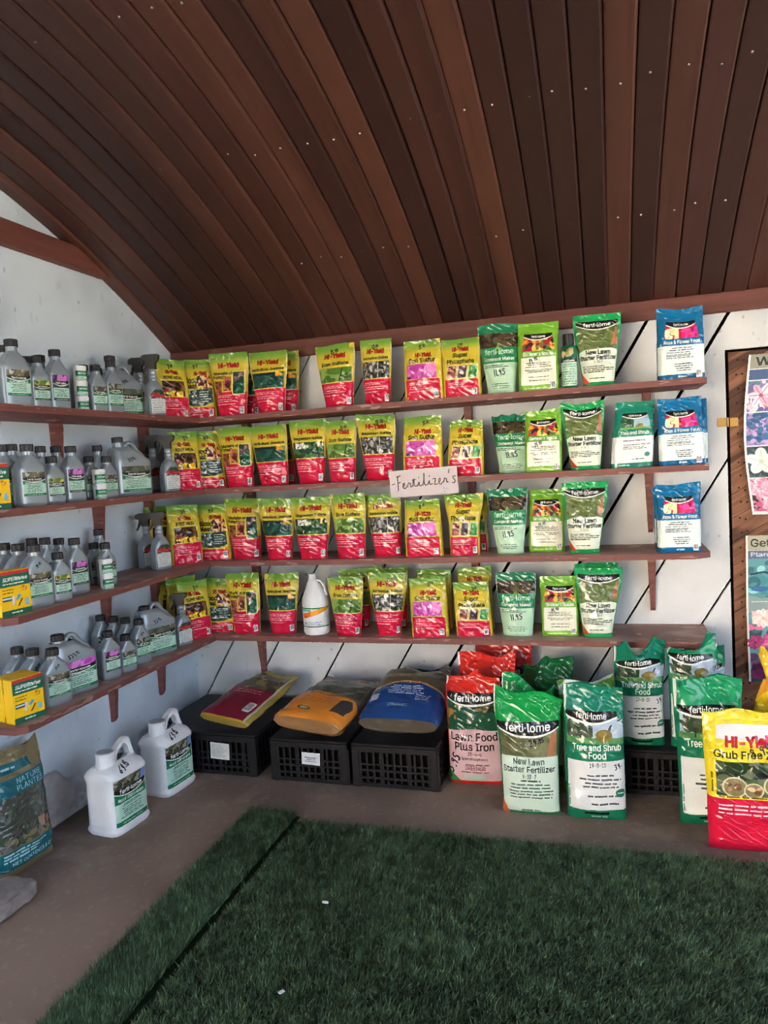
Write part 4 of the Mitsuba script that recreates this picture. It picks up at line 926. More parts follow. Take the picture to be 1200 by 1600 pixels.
k = thing('bottle', 'slim dark green bottle with tall black cap between two bags on topmost back shelf', 'bottle'); M, t = frame(2.083, -.262, Z[0], 0)
L = R_(0, 0, .56, 1, (16, 92, 66)) + R_(.04, .06, .52, .60, (170, 208, 186), 'label') + R_(.04, .60, .52, .68, DK, 'label') + txt('ferti·lome', .28, .615, .04, (230, 234, 230), w=.3) + blobs(r, .06, .69, .5, .92, [(190, 180, 130), (150, 140, 90), (30, 60, 46), (60, 90, 70)], 16, .04, .09) + lines(r, .08, .48, np.linspace(.10, .54, 9), .016, (60, 104, 84), True)
design('slim', .56, L, (16, 92, 66)); F, B = loft([(0, .062, .062, 2, 0), (.004, .066, .066, 2, 0), (.165, .066, .066, 2, 0), (.178, .060, .060, 2, 0), (.186, .042, .042, 2, 0)]); emit(k, 'slim', F, B, M, t, mat='m_film')
obj('cap', put(lathe([(0, .184), (.0235, .184), (.0235, .228), (.022, .231), (0, .231)], 32), M, t), 'm_black_plastic', k, smooth=40)

# ------------------------------------------------------------------ big sacks on the floor
r = np.random.default_rng(21)
A = .58
def edge_strips(A, c): return R_(0, 0, .03, .95, c) + R_(A - .03, 0, A, .95, c)
L = R_(0, 0, A, 1, (206, 44, 34)) + R_(0, .93, A, 1, (214, 48, 36), 'top_seal') + R_(0, .86, .02, 1, (226, 216, 214), 'top_seal') + R_(.05, .46, A - .04, .72, (34, 84, 58), 'picture') + blobs(r, .05, .62, A - .04, .74, [(30, 40, 26), (120, 104, 60), (40, 70, 44), (24, 34, 26)], 24, .03, .09, asp=(.1, .3)) + blobs(r, .06, .56, .14, .66, [(170, 120, 60), (50, 46, 30)], 5, .02, .04)
L += swoosh(A / 2, .735, .50, .10, th=.055, tw=.34) + [(Polygon([(.05, .03), (A - .05, .03), (A - .04, .46), (A / 2, .485), (.05, .46)]), (216, 182, 186), 'text_panel'), (Polygon([(.0, .02), (.16, .02), (.06, .12), (.02, .16)]), (70, 140, 70), 'picture')]
L += txt('Lawn Food', A / 2, .385, .065, (26, 22, 24), w=.41) + txt('Plus Iron', A / 2, .300, .065, (26, 22, 24), w=.34) + txt('28-4-4', A / 2, .250, .034, (120, 90, 100), w=.12) + txt('With Phosphates', A / 2, .212, .024, (80, 60, 66), w=.22) + lines(r, .2, .42, [.168], .012, (110, 80, 90), True) + txt('GREENER!', A / 2, .128, .036, (130, 60, 70), w=.18) + lines(r, .12, .46, [.105], .012, (110, 80, 90), True) + R_(.19, .045, .38, .085, (186, 206, 190), 'text_panel')
L += [(hand('35.95', .115, .14, .075, .08, rot=60), INK, 'price_mark')]
design('lawnfood', A, L, (206, 44, 34))
GB = (24, 150, 70)
L = R_(0, 0, A, 1, (40, 120, 70)) + R_(0, .66, A, .95, GB) + R_(0, .93, A, 1, (26, 160, 78), 'top_seal') + R_(0, .0, .012, 1, (210, 222, 210), 'body') + R_(.06, .45, A - .05, .68, (106, 112, 78), 'picture') + blobs(r, .06, .45, A - .05, .66, [(98, 104, 70), (120, 124, 88), (90, 98, 62), (110, 104, 76)], 30, .04, .15, asp=(.15, .4)) + [(Polygon([(A - .14, .45), (A - .05, .45), (A - .05, .68), (A - .1, .68)]), (166, 112, 76), 'picture')]
L += swoosh(A / 2, .665, .52, .11, th=.062, tw=.36) + [(sbox(.06, .035, A - .045, .445).buffer(.01), (196, 218, 204), 'text_panel'), (Polygon([(.02, 0), (.11, 0), (.08, .06), (.03, .12)]), (206, 110, 60), 'picture')]
L += txt('New Lawn', A / 2, .395, .046, (26, 40, 34), w=.25) + txt('Starter Fertilizer', A / 2, .335, .046, (26, 40, 34), w=.43) + txt('9-13-7', A / 2, .287, .032, (40, 54, 46), w=.11) + lines(r, .18, .42, [.262], .014, (60, 84, 70), True) + lines(r, .09, A - .07, [.235, .21, .185, .16, .135], .012, (70, 96, 84), True) + lines(r, .16, .44, [.03], .014, (60, 84, 70), True)
L += [(hand('29.95', A / 2 + .07, .54, .05, .09, rot=8, small_after=2), INK, 'price_mark')]
design('starter', A, L, GB)
TG = (22, 116, 84)
def tree_big(name, price=True, top=(24, 122, 96)):
    L = R_(0, 0, A, 1, TG) + R_(0, .93, A, 1, top, 'top_seal') + R_(0, .76, A, .94, top) + R_(.01, .80, .035, 1, (214, 222, 222), 'body') + R_(.06, .60, A - .03, .77, (170, 190, 206), 'picture') + blobs(r, .06, .62, .28, .76, [(70, 86, 66), (88, 100, 74), (52, 70, 50)], 36, .02, .06) + blobs(r, .40, .66, A - .03, .77, [(60, 74, 58), (200, 206, 210)], 10, .01, .05, asp=(.1, .3))
    L += R_(.05, .58, A - .03, .63, (84, 140, 84), 'picture') + [(affinity.scale(Point(.37, .645).buffer(.055), 1.25, .8), (128, 112, 52), 'picture'), (affinity.scale(Point(.36, .66).buffer(.03), 1.25, .8), (150, 134, 66), 'picture'), (Polygon([(.175, .60), (.185, .60), (.183, .68), (.178, .68)]), (50, 40, 30), 'picture')]
    L += swoosh(A / 2 - .02, .775, .46, .075, th=.042, tw=.27) + R_(0, .46, A, .585, TG, 'text_panel') + txt('Tree and Shrub', A / 2 + .02, .535, .048, (236, 240, 236), w=.40) + txt('Food', A / 2 + .02, .478, .048, (236, 240, 236), w=.14)
    L += R_(.055, .085, A - .02, .46, (216, 222, 224), 'text_panel') + txt('19-8-10', A / 2 + .02, .415, .032, (60, 66, 72), w=.13) + lines(r, .16, A - .08, [.345, .315, .285, .258], .014, (64, 74, 80), True) + lines(r, .22, A - .08, [.185, .125], .014, (64, 74, 80), True) + [(affinity.scale(Point(A - .09, .215).buffer(.042), 1.1, .75), (30, 112, 90), 'picture'), (sbox(A - .12, .21, A - .06, .218), (200, 220, 210), 'picture')]
    L += [(affinity.rotate(g, 90, origin=(.075, .1)), c, t) for g, c, t in lines(r, .075, .33, [.1], .012, (90, 130, 110))] + R_(A / 2 - .1, .05, A / 2 + .1, .068, (16, 24, 20), 'lettering') + lines(r, .2, .42, [.022], .014, (170, 206, 190), True)
    if price: L += [(hand('39.', A - .10, .395, .042, .09, rot=12, small_after=2), INK, 'price_mark')]
    design(name, A, L, TG)
tree_big('treesack'); tree_big('treesack_plain', False, (20, 140, 88))
L = R_(0, 0, A, 1, (226, 204, 40)) + R_(0, .93, A, 1, (222, 206, 60), 'top_seal') + R_(0, 0, A, .385, (204, 28, 62), 'red_panel') + R_(.09, .80, A, .90, (222, 222, 220), 'text_panel') + txt('Hi-Yield', A / 2 + .02, .755, .065, (200, 24, 56), w=.32, outline=((150, 20, 30), .004)) + txt('Grub Free Zone', A / 2 + .02, .675, .052, (28, 26, 24), w=.46)
L += R_(.09, .405, A - .03, .65, (46, 58, 38), 'picture') + blobs(r, .09, .405, A - .03, .65, [(40, 60, 36), (80, 96, 66), (26, 32, 24), (100, 112, 84)], 36, .02, .08)
for cx_, cy_, q in ((.20, .47, .075), (.31, .45, .06), (.44, .49, .075)): L += [(Point(cx_, cy_).buffer(q), (206, 196, 160), 'picture'), (Point(cx_, cy_).buffer(q - .01), (140, 130, 90), 'picture')] + blobs(r, cx_ - .04, cy_ - .03, cx_ + .04, cy_ + .03, [(226, 196, 160), (200, 150, 110), (120, 84, 60)], 6, .015, .03)
L += lines(r, .1, A - .05, [.392], .012, (110, 90, 10)) + lines(r, .1, A - .1, [.33, .30, .27], .014, (236, 190, 200)) + [(affinity.rotate(g, 90, origin=(.06, .42)), c, t) for g, c, t in lines(r, .06, .30, [.41], .014, (120, 100, 10))] + [(hand('9.95', A / 2 + .08, .70, .06, .07, rot=15), INK, 'price_mark')]
design('grub', A, L, (226, 200, 40))
L = R_(0, 0, A, 1, (232, 190, 30)) + R_(0, .55, A, .9, (236, 200, 30)) + R_(0, .9, A, 1, (220, 160, 60), 'top_seal') + R_(.05, .3, A - .05, .5, (214, 222, 224), 'text_panel') + R_(0, 0, A, .2, (204, 28, 62), 'red_panel')
design('orangetop', A, L, (230, 180, 40))
L = R_(0, 0, A, 1, (96, 150, 52)) + R_(0, .95, A, 1, (216, 220, 214), 'top_seal') + R_(0, .80, .05, 1, (216, 220, 214)) + R_(.07, .1, A - .06, .6, (220, 226, 210), 'text_panel')
design('limetop', A, L, (96, 150, 52))
L = R_(0, 0, A, 1, (18, 92, 48)) + R_(0, .94, A, 1, (20, 98, 52), 'top_seal') + R_(.06, .1, A - .06, .5, (196, 214, 204), 'text_panel')
design('darkgreen', A, L, (18, 92, 48))

SACKS = [
 # design, label, x, front y, z, bottom width, top width, height, yaw, lean, crumple, seed
 ('lawnfood', 'red-orange topped sack with pink panel, front of its row on the floor', 1.634, -.505, 0, .24, .245, .515, 2, 1, .10, 2),
 ('lawnfood', 'red-orange sack top showing right behind the front pink-panelled sack', 1.672, -.335, 0, .24, .26, .545, 3, 0, .12, 5),
 ('lawnfood', 'rearmost red sack against the wall, only its flat top edge in view', 1.716, -.175, 0, .25, .275, .55, -2, 0, .03, 8),
 ('starter', 'bright green topped sack with mint starter fertilizer panel, front of its row', 1.890, -.735, 0, .225, .265, .52, 2, 1, .14, 11),
 ('starter', 'bright green sack peeking out just behind the mint-panelled front sack', 1.872, -.545, 0, .21, .21, .51, -4, 0, .14, 14),
 ('darkgreen', 'dark green crumpled sack top behind the bright green sacks', 1.925, -.36, 0, .22, .23, .53, -8, 2, .16, 17),
 ('treesack', 'teal and white tree and shrub sack in front, beside the bright green sack', 2.140, -.735, 0, .218, .222, .515, 2, 1, .02, 20),
 ('limetop', 'sack with light green rounded top behind the front teal sack', 2.108, -.53, 0, .215, .22, .52, 0, 1, .12, 23),
 ('treesack', 'teal and white sack with crumpled top on the dark crate under the shelf end', 2.322, -.452, .190, .185, .210, .465, 4, 0, .20, 26),
 ('treesack_plain', 'green and white sack with split crumpled top beneath the right shelf end', 2.522, -.452, .190, .175, .195, .490, 0, 0, .26, 29),
 ('treesack_plain', 'narrow slice of a teal sack at the wall, right of the split-top sack', 2.598, -.325, .190, .15, .15, .385, 10, 0, .03, 32),
 ('treesack_plain', 'large teal sack with a folded shiny green top beside the yellow and red sack', 2.552, -.705, 0, .215, .245, .565, 6, 0, .05, 35),
 ('grub', 'yellow and red sack with grub circles at the right picture edge', 2.655, -.875, 0, .265, .285, .485, 3, 2, .05, 38),
 ('orangetop', 'yellow sack with a twisted orange tip behind the grub picture sack', 2.805, -.66, 0, .22, .20, .57, -10, 3, .26, 41),
]
for d, label, x, yf, z, wb, wt, h, yaw, lean, cr, seed in SACKS:
    k = thing('fertilizer_sack', label, 'sack', 'large sacks on the floor'); D = .052
    F, B = bag_grids('sack', wb, wt, h, D, seed, wrinkle=.011, crumple=cr)
    a = math.radians(yaw); M, t = frame(x - D * math.sin(a), yf + D * math.cos(a), z, yaw, lean); emit(k, d, F, B, M, t)
    if d in ('treesack_plain', 'grub', 'starter') and lean != 0 or seed == 35: pass

# ------------------------------------------------------------------ black crates and the bags lying on them
def crate(x0, x1, y0, y1, h, label, yaw=0, card=None):
    k = thing('crate', label, 'crate', 'black plastic crates along the back wall'); P = []; W = .008
    P.append(cbox(x0, x1, y0, y1, h - .012, h, .003))
    for zz, hh, o in ((h * .80, h * .20 - .012, .004), (h * .50, .010, .003), (h * .36, .012, .004), (h * .19, .012, .005), (.004, .018, .005)):
        P += [cbox(x0 - o + .004, x1 + o - .004, y0 - o + .004, y0 + W, zz, zz + hh, .002), cbox(x0 - o + .004, x1 + o - .004, y1 - W, y1 + o - .004, zz, zz + hh, .002), cbox(x0 - o + .004, x0 + W, y0, y1, zz, zz + hh, .002), cbox(x1 - W, x1 + o - .004, y0, y1, zz, zz + hh, .002)]
    n = max(6, int((x1 - x0) / .030))
    for i in range(n + 1):
        x = x0 + .004 + (x1 - x0 - .016) * i / n; w = .010 if i % 4 else .020; P += [box(x, x + w, y0 + .001, y0 + .005, .004, h * .82), box(x, x + w, y1 - .005, y1 - .001, .004, h * .82)]
    n = int((y1 - y0) / .034)
    for i in range(n + 1):
        y = y0 + .004 + (y1 - y0 - .016) * i / n; P += [box(x0 + .001, x0 + .005, y, y + .010, .004, h * .82), box(x1 - .005, x1 - .001, y, y + .010, .004, h * .82)]
    for xx in (x0, x1 - .034):
        for yy in (y0, y1 - .034): P.append(cbox(xx - .001, xx + .035, yy - .001, yy + .035, 0.0005, h * .9, .004))
    obj('frame', cat(P[:1] + P[1:21]), 'm_crate', k); obj('slats', cat(P[21:-4]), 'm_crate', k)
    for p in P[-4:]: obj('corner_post', p, 'm_crate', k)
    obj('liner', cat([box(x0 + .02, x1 - .02, y0 + .02, y1 - .02, .006, h - .02)]), 'm_dark_backing', k)
    if card:
        cx, cz, w, hh, tilt = card; c = math.cos(math.radians(tilt)); s = math.sin(math.radians(tilt))
        ks, _ = panel(k, 'card' if w < .095 else 'card2', (cx, y0 - .0075, cz), (c, 0, s), (-s, 0, c), w, hh)
    return k
rr = np.random.default_rng(4)
design('card', 1.6, R_(0, 0, 1.6, 1, (206, 210, 214), 'price_card') + lines(rr, .25, 1.35, [.55, .40, .25], .08, (90, 96, 110), True, 'price_card'), (200, 200, 200))
design('card2', 1.25, R_(0, 0, 1.25, 1, (196, 200, 198), 'price_card') + lines(rr, .12, 1.12, np.linspace(.12, .84, 9), .035, (120, 126, 126), False, 'price_card'), (200, 200, 200))
crate(.075, .632, -.580, -.045, .200, 'black crate under the maroon bag in the corner, pale card on its front', card=(.402, .082, .098, .078, -3))
crate(.712, 1.083, -.590, -.055, .196, 'black crate under the orange bag, small white card on its front', card=(.868, .088, .088, .056, -2))
crate(1.104, 1.490, -.590, -.055, .196, 'black ventilated crate under the blue bag')
crate(2.232, 2.68, -.470, -.10, .1895, 'low dark crate carrying the teal sacks below the right shelf end')

def lying(label, d, origin, uz, ux, w0, w1, Ln, D, seed, plain=None, cr=.05, droop=None, wr=.012):
    k = thing('soil_bag', label, 'bag', 'bags lying on the crates'); uz = np.array(uz, float); uz /= np.linalg.norm(uz); ux = np.array(ux, float); ux -= uz * (ux @ uz); ux /= np.linalg.norm(ux)
    M = np.stack([ux, np.cross(uz, ux), uz], 1); F, B = bag_grids('sack', w0, w1, Ln, D, seed, wrinkle=wr, crumple=cr, droop=droop); emit(k, d, F, B, M, np.array(origin, float), plain=plain)
kk = labels and [k for k in scene if k.startswith('fertilizer_sack_013__')][0].split('__')[0]
tw = spline([(2.84, -.60, .505), (2.80, -.615, .535), (2.775, -.62, .570), (2.757, -.61, .610), (2.745, -.60, .660)], 22)
m = tube(tw, np.stack([np.interp(np.linspace(0, 1, 22), [0, .3, .6, .85, 1], [.060, .040, .022, .018, .006]), np.interp(np.linspace(0, 1, 22), [0, .3, .6, .85, 1], [.030, .020, .010, .014, .004])], 1), 12)
cc = lin((236, 188, 40)) * np.linspace(1, .8, len(m.vertices))[:, None]; obj('twisted_top', m, 'm_film', kk, smooth=True, color=cc)
r = np.random.default_rng(31); A = .8
L = R_(0, 0, A, 1, (150, 132, 62)) + R_(.07, .0, A - .10, .56, (124, 34, 54), 'red_panel') + R_(0, 0, A, .02, (196, 160, 60)) + R_(.07, .56, A - .10, .92, (92, 78, 54), 'picture') + blobs(r, .07, .54, A - .10, .92, [(110, 96, 62), (70, 60, 44), (140, 120, 60), (84, 90, 60)], 40, .03, .10) + lines(r, .18, .60, [.49, .45], .012, (196, 140, 140)) + barcode(r, A - .24, .14, .10, .16) + R_(A - .10, 0, A - .07, .9, (190, 184, 160), 'side_strip')
design('maroon', A, L, (150, 128, 60))
lying('flat maroon bag with an olive picture lying on the corner crate', 'maroon', (.456, -.545, .246), (.10, .40, .10), (1, -.03, 0), .30, .29, .45, .034, 51, cr=.06, wr=.006)
L = R_(0, 0, A, 1, (96, 88, 76)) + [(Polygon([(0, 0), (A, 0), (A, .32), (A - .1, .40), (A / 2, .44), (.3, .46), (.0, .44)]), (214, 134, 50), 'body')] + R_(.08, .45, A - .08, .76, (60, 68, 56), 'picture') + blobs(r, .05, .44, A - .06, .80, [(52, 62, 50), (74, 78, 64), (44, 50, 44)], 24, .05, .14) + blobs(r, 0, .80, A, .98, [(110, 100, 90), (140, 120, 106), (120, 70, 56), (100, 120, 126)], 26, .05, .12)
L += txt('KIDS AND PETS', A / 2 + .06, .385, .030, (70, 46, 26), w=.42) + lines(r, .22, .62, [.34, .31, .28, .25], .012, (176, 96, 50)) + [(Polygon([(A - .22, .12), (A - .08, .12), (A - .06, .28), (A - .10, .36), (A - .20, .32)]), (60, 60, 58), 'picture')] + [(affinity.scale(Point(.32, .12).buffer(.05), 1.3, .6), (60, 90, 60), 'picture'), (affinity.scale(Point(.32, .12).buffer(.035), 1.2, .5), (190, 190, 170), 'picture')] + R_(.06, .08, .15, .19, (180, 170, 160), 'picture') + R_(.08, .09, .13, .15, (70, 80, 80), 'picture')
design('orange', A, L, (150, 110, 70))
lying('plump orange and dark green bag lying on the middle crate', 'orange', (.898, -.590, .266), (.085, .45, .07), (1, -.08, 0), .36, .33, .47, .062, 54, cr=.05)
L = R_(0, 0, A, 1, (92, 84, 66)) + [(Point(A / 2, .18).buffer(1, 24).intersection(sbox(0, 0, A, .62)), (206, 150, 96), 'picture')]
L = R_(0, 0, A, 1, (92, 84, 66)) + blobs(r, 0, .6, A, .95, [(80, 74, 60), (110, 98, 76), (66, 62, 56), (130, 104, 78)], 36, .04, .12) + [(affinity.scale(Point(A / 2, .0).buffer(1, 32), .52, .52).intersection(sbox(0, 0, A, 1)), (200, 146, 96), 'body'), (affinity.scale(Point(A / 2, .0).buffer(1, 32), .52, .49).intersection(sbox(0, 0, A, 1)), (26, 68, 130), 'body')]
L += txt('KIDS AND PETS', A / 2 + .05, .490, .020, (60, 40, 30), w=.30, bend=-.35) + lines(r, .2, .6, [.43, .40, .37, .34, .31], .018, (170, 190, 220), True) + txt('ORGANIC', A / 2 - .03, .14, .034, (130, 170, 190), w=.17) + R_(.10, .22, .18, .30, (170, 180, 196), 'picture') + lines(r, .5, .68, [.30, .27, .24], .02, (150, 150, 190)) + R_(.16, .93, A - .14, 1, (40, 48, 60), 'top_seal') + R_(.18, .90, .30, .99, (150, 160, 170), 'picture')
design('blue', A, L, (90, 82, 70))
lying('blue bag with a brown upper half lying on the right of three crates', 'blue', (1.312, -.555, .272), (.01, .47, .13), (1, -.02, 0), .365, .30, .50, .066, 57, cr=.12)

# ------------------------------------------------------------------ two white jugs, the soil bag and the rock on the floor
A = 1.05; r = np.random.default_rng(41)
L = R_(0, 0, A, 1, (226, 230, 234)); l, q, y0, y1 = .235, .80, .12, .80; h = y1 - y0; cx = (l + q) / 2
L += R_(l, y0, q, y1, GREEN, 'label') + R_(l, y0 + h * .10, q, y0 + h * .48, MINT, 'label') + R_(l, y0 + h * .74, q, y1, (92, 90, 72), 'picture') + blobs(r, l, y0 + h * .74, q, y1, [(60, 62, 48), (120, 116, 96), (150, 146, 130), (76, 86, 56)], 40, .02, .07) + R_(q - .10, y0 + h * .74, q, y1, (110, 140, 190), 'picture')
L += [(g.intersection(sbox(l, y0, q, y1)), c, 'label' if t == 'picture' else t) for g, c, t in swoosh(cx, y0 + h * .70, q - l, h * .16, th=h * .095, tw=.40)] + txt('Root Stimulator', cx, y0 + h * .515, h * .07, (226, 236, 230), w=.46)
L += lines(r, l + .05, q - .05, y0 + h * np.array([.43, .40, .34, .29, .25, .20, .16]), h * .02, (60, 110, 90), True) + lines(r, l + .1, q - .1, [y0 + h * .035], h * .025, (150, 200, 176), True)
design('whitejug', A, L, (226, 230, 234), mat={'body': 'm_white_plastic', 'label': 'm_label', 'picture': 'm_label', 'lettering': 'm_label'})
def white_jug(x, y, yaw, label):
    k = thing('jug', label, 'jug', 'large white jugs on the floor'); M, t = frame(x, y, 0.0005, yaw); w, d = .212, .162
    secs = [(0, w * .97, d * .96, 6, 0), (.005, w * 1.02, d * 1.02, 6, 0), (.024, w * 1.02, d * 1.02, 6, 0), (.031, w * .965, d * .96, 6, 0), (.208, w * .955, d * .95, 6, 0), (.218, w * 1.0, d, 6, 0), (.236, w * 1.0, d, 6, 0), (.256, w * .92, d * .84, 5, 0), (.268, w * .80, d * .60, 3.4, 0), (.276, w * .62, d * .36, 2.6, .0)]
    F, B = loft(secs); emit(k, 'whitejug', F, B, M, t)
    obj('spout', put(lathe([(0, .235), (.046, .235), (.040, .262), (.036, .285), (.035, .312), (.0375, .314), (.0375, .322), (0, .322)], 36).apply_translation((-.050, 0, 0)), M, t), 'm_white_plastic', k, smooth=40)
    obj('foil_seal', put(lathe([(0, .3222), (.031, .3222), (.031, .3245), (0, .3245)], 32).apply_translation((-.050, 0, 0)), M, t), 'm_foil', k, smooth=30)
    P = Polygon([(-.030, .245), (-.024, .292), (-.012, .308), (.020, .328), (.050, .343), (.066, .345), (.076, .338), (.082, .315), (.090, .288), (.102, .262), (.103, .240)]).buffer(.004).buffer(-.004)
    hole = Polygon([(.002, .268), (.004, .290), (.016, .305), (.044, .320), (.056, .312), (.062, .290), (.068, .272), (.040, .262)]).buffer(.006); P = P.difference(hole); ms = []
    for q, tk in ((0, .030), (-.003, .038), (-.006, .043), (-.009, .046)):
        g = extrude(max(shapely.get_parts(P.buffer(q)), key=lambda w_: w_.area), tk); v = g.vertices.copy(); g.vertices = np.stack([v[:, 0], tk / 2 - v[:, 2], v[:, 1]], 1); g.fix_normals(); ms.append(g)
    obj('handle', put(cat(ms), M, t), 'm_white_plastic', k, smooth=50)
    N = grid_normals(F)
    for tg, piece in price_of('69.95', A * .44, .885, .085, A, 8, after=2).items():
        pp, f, c, n = lay(F, N, piece, .0006); kk = obj(tg, (pp @ M.T + t, f), 'm_label', k, color=c, normals=n @ M.T); labels.setdefault(kk, {})['label'] = 'handwritten price'
white_jug(.262, -1.085, 84, 'large white jug with green label on the floor, the one nearer the camera')
white_jug(.268, -.735, 84, 'large white jug with green label on the floor beside the corner crate')

A = .70; r = np.random.default_rng(51); TL = (28, 96, 108)
L = R_(0, 0, A, 1, (120, 110, 80)) + R_(.0, .30, A, .76, (66, 74, 66), 'picture') + blobs(r, 0, .22, A, .64, [(78, 86, 80), (60, 68, 60), (94, 102, 100), (54, 60, 56), (84, 80, 72), (68, 82, 68)], 220, .01, .045, asp=(.2, .6)) + R_(0, .62, A, .76, TL, 'text_panel') + R_(0, .06, A, .21, TL, 'text_panel') + R_(.1, .80, A - .18, .88, TL, 'text_panel') + blobs(r, A - .24, .27, A - .1, .36, [(170, 110, 80), (150, 130, 110)], 5, .02, .04)
L += txt('NATURE', A - .24, .695, .045, (150, 190, 200), w=.27, bold=False) + txt('PLANTES', A - .24, .635, .045, (150, 190, 200), w=.29, bold=False) + lines(r, .1, A - .1, [.18, .155, .13], .016, (150, 196, 204)) + txt('NET CONTENTS 8 QT', A / 2 + .04, .085, .026, (160, 204, 210), w=.44) + lines(r, .2, .42, [.83], .02, (150, 190, 200))
design('potting', A, L, (120, 110, 80))
k = thing('soil_bag', 'brown and teal potting soil bag leaning on the left wall at the left picture edge', 'bag')
F, B = bag_grids('sack', .255, .26, .458, .05, 61, wrinkle=.010, crumple=.06); M, t = frame(.102, -1.432, 0.001, 84, 4); emit(k, 'potting', F, B, M, t)

rk = trimesh.creation.icosphere(4, 1.0); v = rk.vertices
v = np.sign(v) * np.abs(v) ** .42; v = v * np.array([.085, .115, .029]); v *= (1 + .22 * (meshkit.fbm(v * 26, 3, 2) - .5) + .10 * (meshkit.noise(v * 90, 4) - .5))[:, None]
v[:, 2] -= v[:, 2].min(); rk.vertices = v + [.225, -1.690, .0005]
tag(obj('rock', rk, 'm_stone', smooth=28), 'flat grey broken stone on the floor at the left picture edge', 'stone')

# ------------------------------------------------------------------ sign and posters
A = 2.5; r = np.random.default_rng(61)
L = R_(0, 0, A, 1, (204, 194, 196), 'card') + [(hand("-Fertilizer's", A / 2 + .02, .32, .50, .034, aspect=.34, rot=3, tagname='lettering'), (74, 60, 66), 'lettering')] + blobs(r, .2, .10, .5, .24, [(176, 178, 206), (190, 190, 210)], 6, .01, .04) + blobs(r, 1.95, .10, 2.2, .26, [(150, 164, 206), (180, 186, 206)], 8, .01, .05)
design('sign', A, L, (204, 194, 196))
k = thing('sign', 'handwritten cardboard sign hanging on the front edge of second highest back shelf', 'sign')
c, s = math.cos(math.radians(1.8)), math.sin(math.radians(1.8))
scene['m_card'] = two({'type': 'principled', 'base_color': rgb(200, 190, 190), 'roughness': 0.8, 'specular': 0.2})
bb = box(0, .312, 0.0004, .003, 0, .121); bb.apply_transform(trimesh.transformations.rotation_matrix(-math.radians(1.8), [0, 1, 0])); bb.apply_translation((1.281, -.345, 1.250)); obj('board', bb, 'm_card', k)
panel(k, 'sign', (1.281, -.345, 1.250), (c, 0, s), (-s, 0, c), .312, .121, mat='m_matte')

r = np.random.default_rng(71); A = .62
def flower(cx, cy, rad, n, cols, heart, turn=0.0, slim=.42):
    out = []
    for q in range(n):
        a = 2 * math.pi * q / n + turn; g = affinity.scale(Point(0, 0).buffer(1, 6), rad * .52, rad * slim * .62); g = affinity.translate(affinity.rotate(g, math.degrees(a)), cx + rad * .5 * math.cos(a), cy + rad * .5 * math.sin(a)); out.append((g, cols[q % len(cols)], 'picture'))
        v = affinity.scale(LineString([(cx + rad * .15 * math.cos(a), cy + rad * .15 * math.sin(a)), (cx + rad * .85 * math.cos(a), cy + rad * .85 * math.sin(a))]).buffer(rad * .025), 1, 1); out.append((v, heart, 'picture'))
    return out + [(Point(cx, cy).buffer(rad * .16), heart, 'picture')]
L = R_(0, 0, A, 1, (224, 226, 226), 'paper') + R_(.012, .91, A, 1, (150, 152, 140), 'heading') + txt('W', .085, .930, .05, (50, 60, 60), w=.085, tagname='heading') + R_(.012, .842, A, .905, (70, 94, 134), 'heading')
P4 = [((.645, .835), (130, 120, 160), [(224, 190, 206), (232, 214, 222), (190, 110, 130), (60, 130, 140), (110, 90, 150)]), ((.435, .638), (70, 100, 150), [(150, 130, 186), (190, 160, 206), (60, 110, 160), (40, 84, 130)]), ((.235, .428), (44, 66, 70), [(40, 60, 62), (60, 96, 100), (34, 44, 48)]), ((.02, .228), (60, 50, 56), [(206, 130, 160), (230, 170, 190), (190, 90, 130), (46, 56, 44)])]
for (a, b), base, cols in P4: L += R_(.012, a, A, b, base, 'picture') + blobs(r, .012, a, .30, b, cols, 150, .008, .03)
L += flower(.085, .745, .075, 6, [(232, 206, 220), (240, 222, 232), (214, 170, 196)], (170, 80, 120)) + flower(.30, .72, .08, 6, [(232, 206, 220), (214, 170, 196)], (170, 80, 120), .4) + flower(.085, .335, .085, 5, [(226, 230, 230), (212, 218, 220), (236, 238, 238)], (190, 200, 170), .3, .6)
for cx_, cy_ in ((.27, .28), (.33, .38)): L += blobs(r, cx_ - .05, cy_ - .04, cx_ + .06, cy_ + .04, [(222, 226, 226), (206, 212, 214), (234, 236, 236)], 10, .02, .045)
for cx_, cy_, rd in ((.080, .160, .075), (.115, .062, .055)):
    for ring in range(4): L += flower(cx_, cy_, rd * (1 - .24 * ring), 9 - ring, [(232, 160, 186), (242, 190, 208), (218, 130, 164), (248, 214, 224)], (196, 100, 140), ring * .37, .5)
for q in range(0): L += [(affinity.scale(Point(.15 + r.normal() * .05, .15 + r.normal() * .03).buffer(.018), 1, .8), [(226, 150, 176), (236, 180, 198), (214, 120, 156), (242, 206, 216)][q % 4], 'picture')]
design('flower_poster', A, L, (220, 220, 220))
L = R_(0, 0, A, 1, (224, 222, 214), 'paper') + R_(.012, .90, A, 1, (168, 166, 146), 'heading') + txt('Get', .082, .925, .05, (50, 56, 56), w=.11, bold=True, tagname='heading_letter') + R_(.012, .845, A, .898, (96, 108, 136), 'heading') + txt('Plant', .085, .860, .026, (206, 210, 220), w=.115) + txt('P', .172, .860, .026, (206, 210, 220), w=.022, tagname='initial')
L += R_(.012, 0, A, .845, (90, 150, 160), 'picture') + blobs(r, .012, .60, A, .845, [(70, 140, 150), (110, 190, 196), (60, 110, 120), (150, 206, 206)], 40, .02, .06) + blobs(r, .012, .48, A, .62, [(110, 140, 146), (140, 160, 160), (90, 120, 130)], 20, .04, .1)
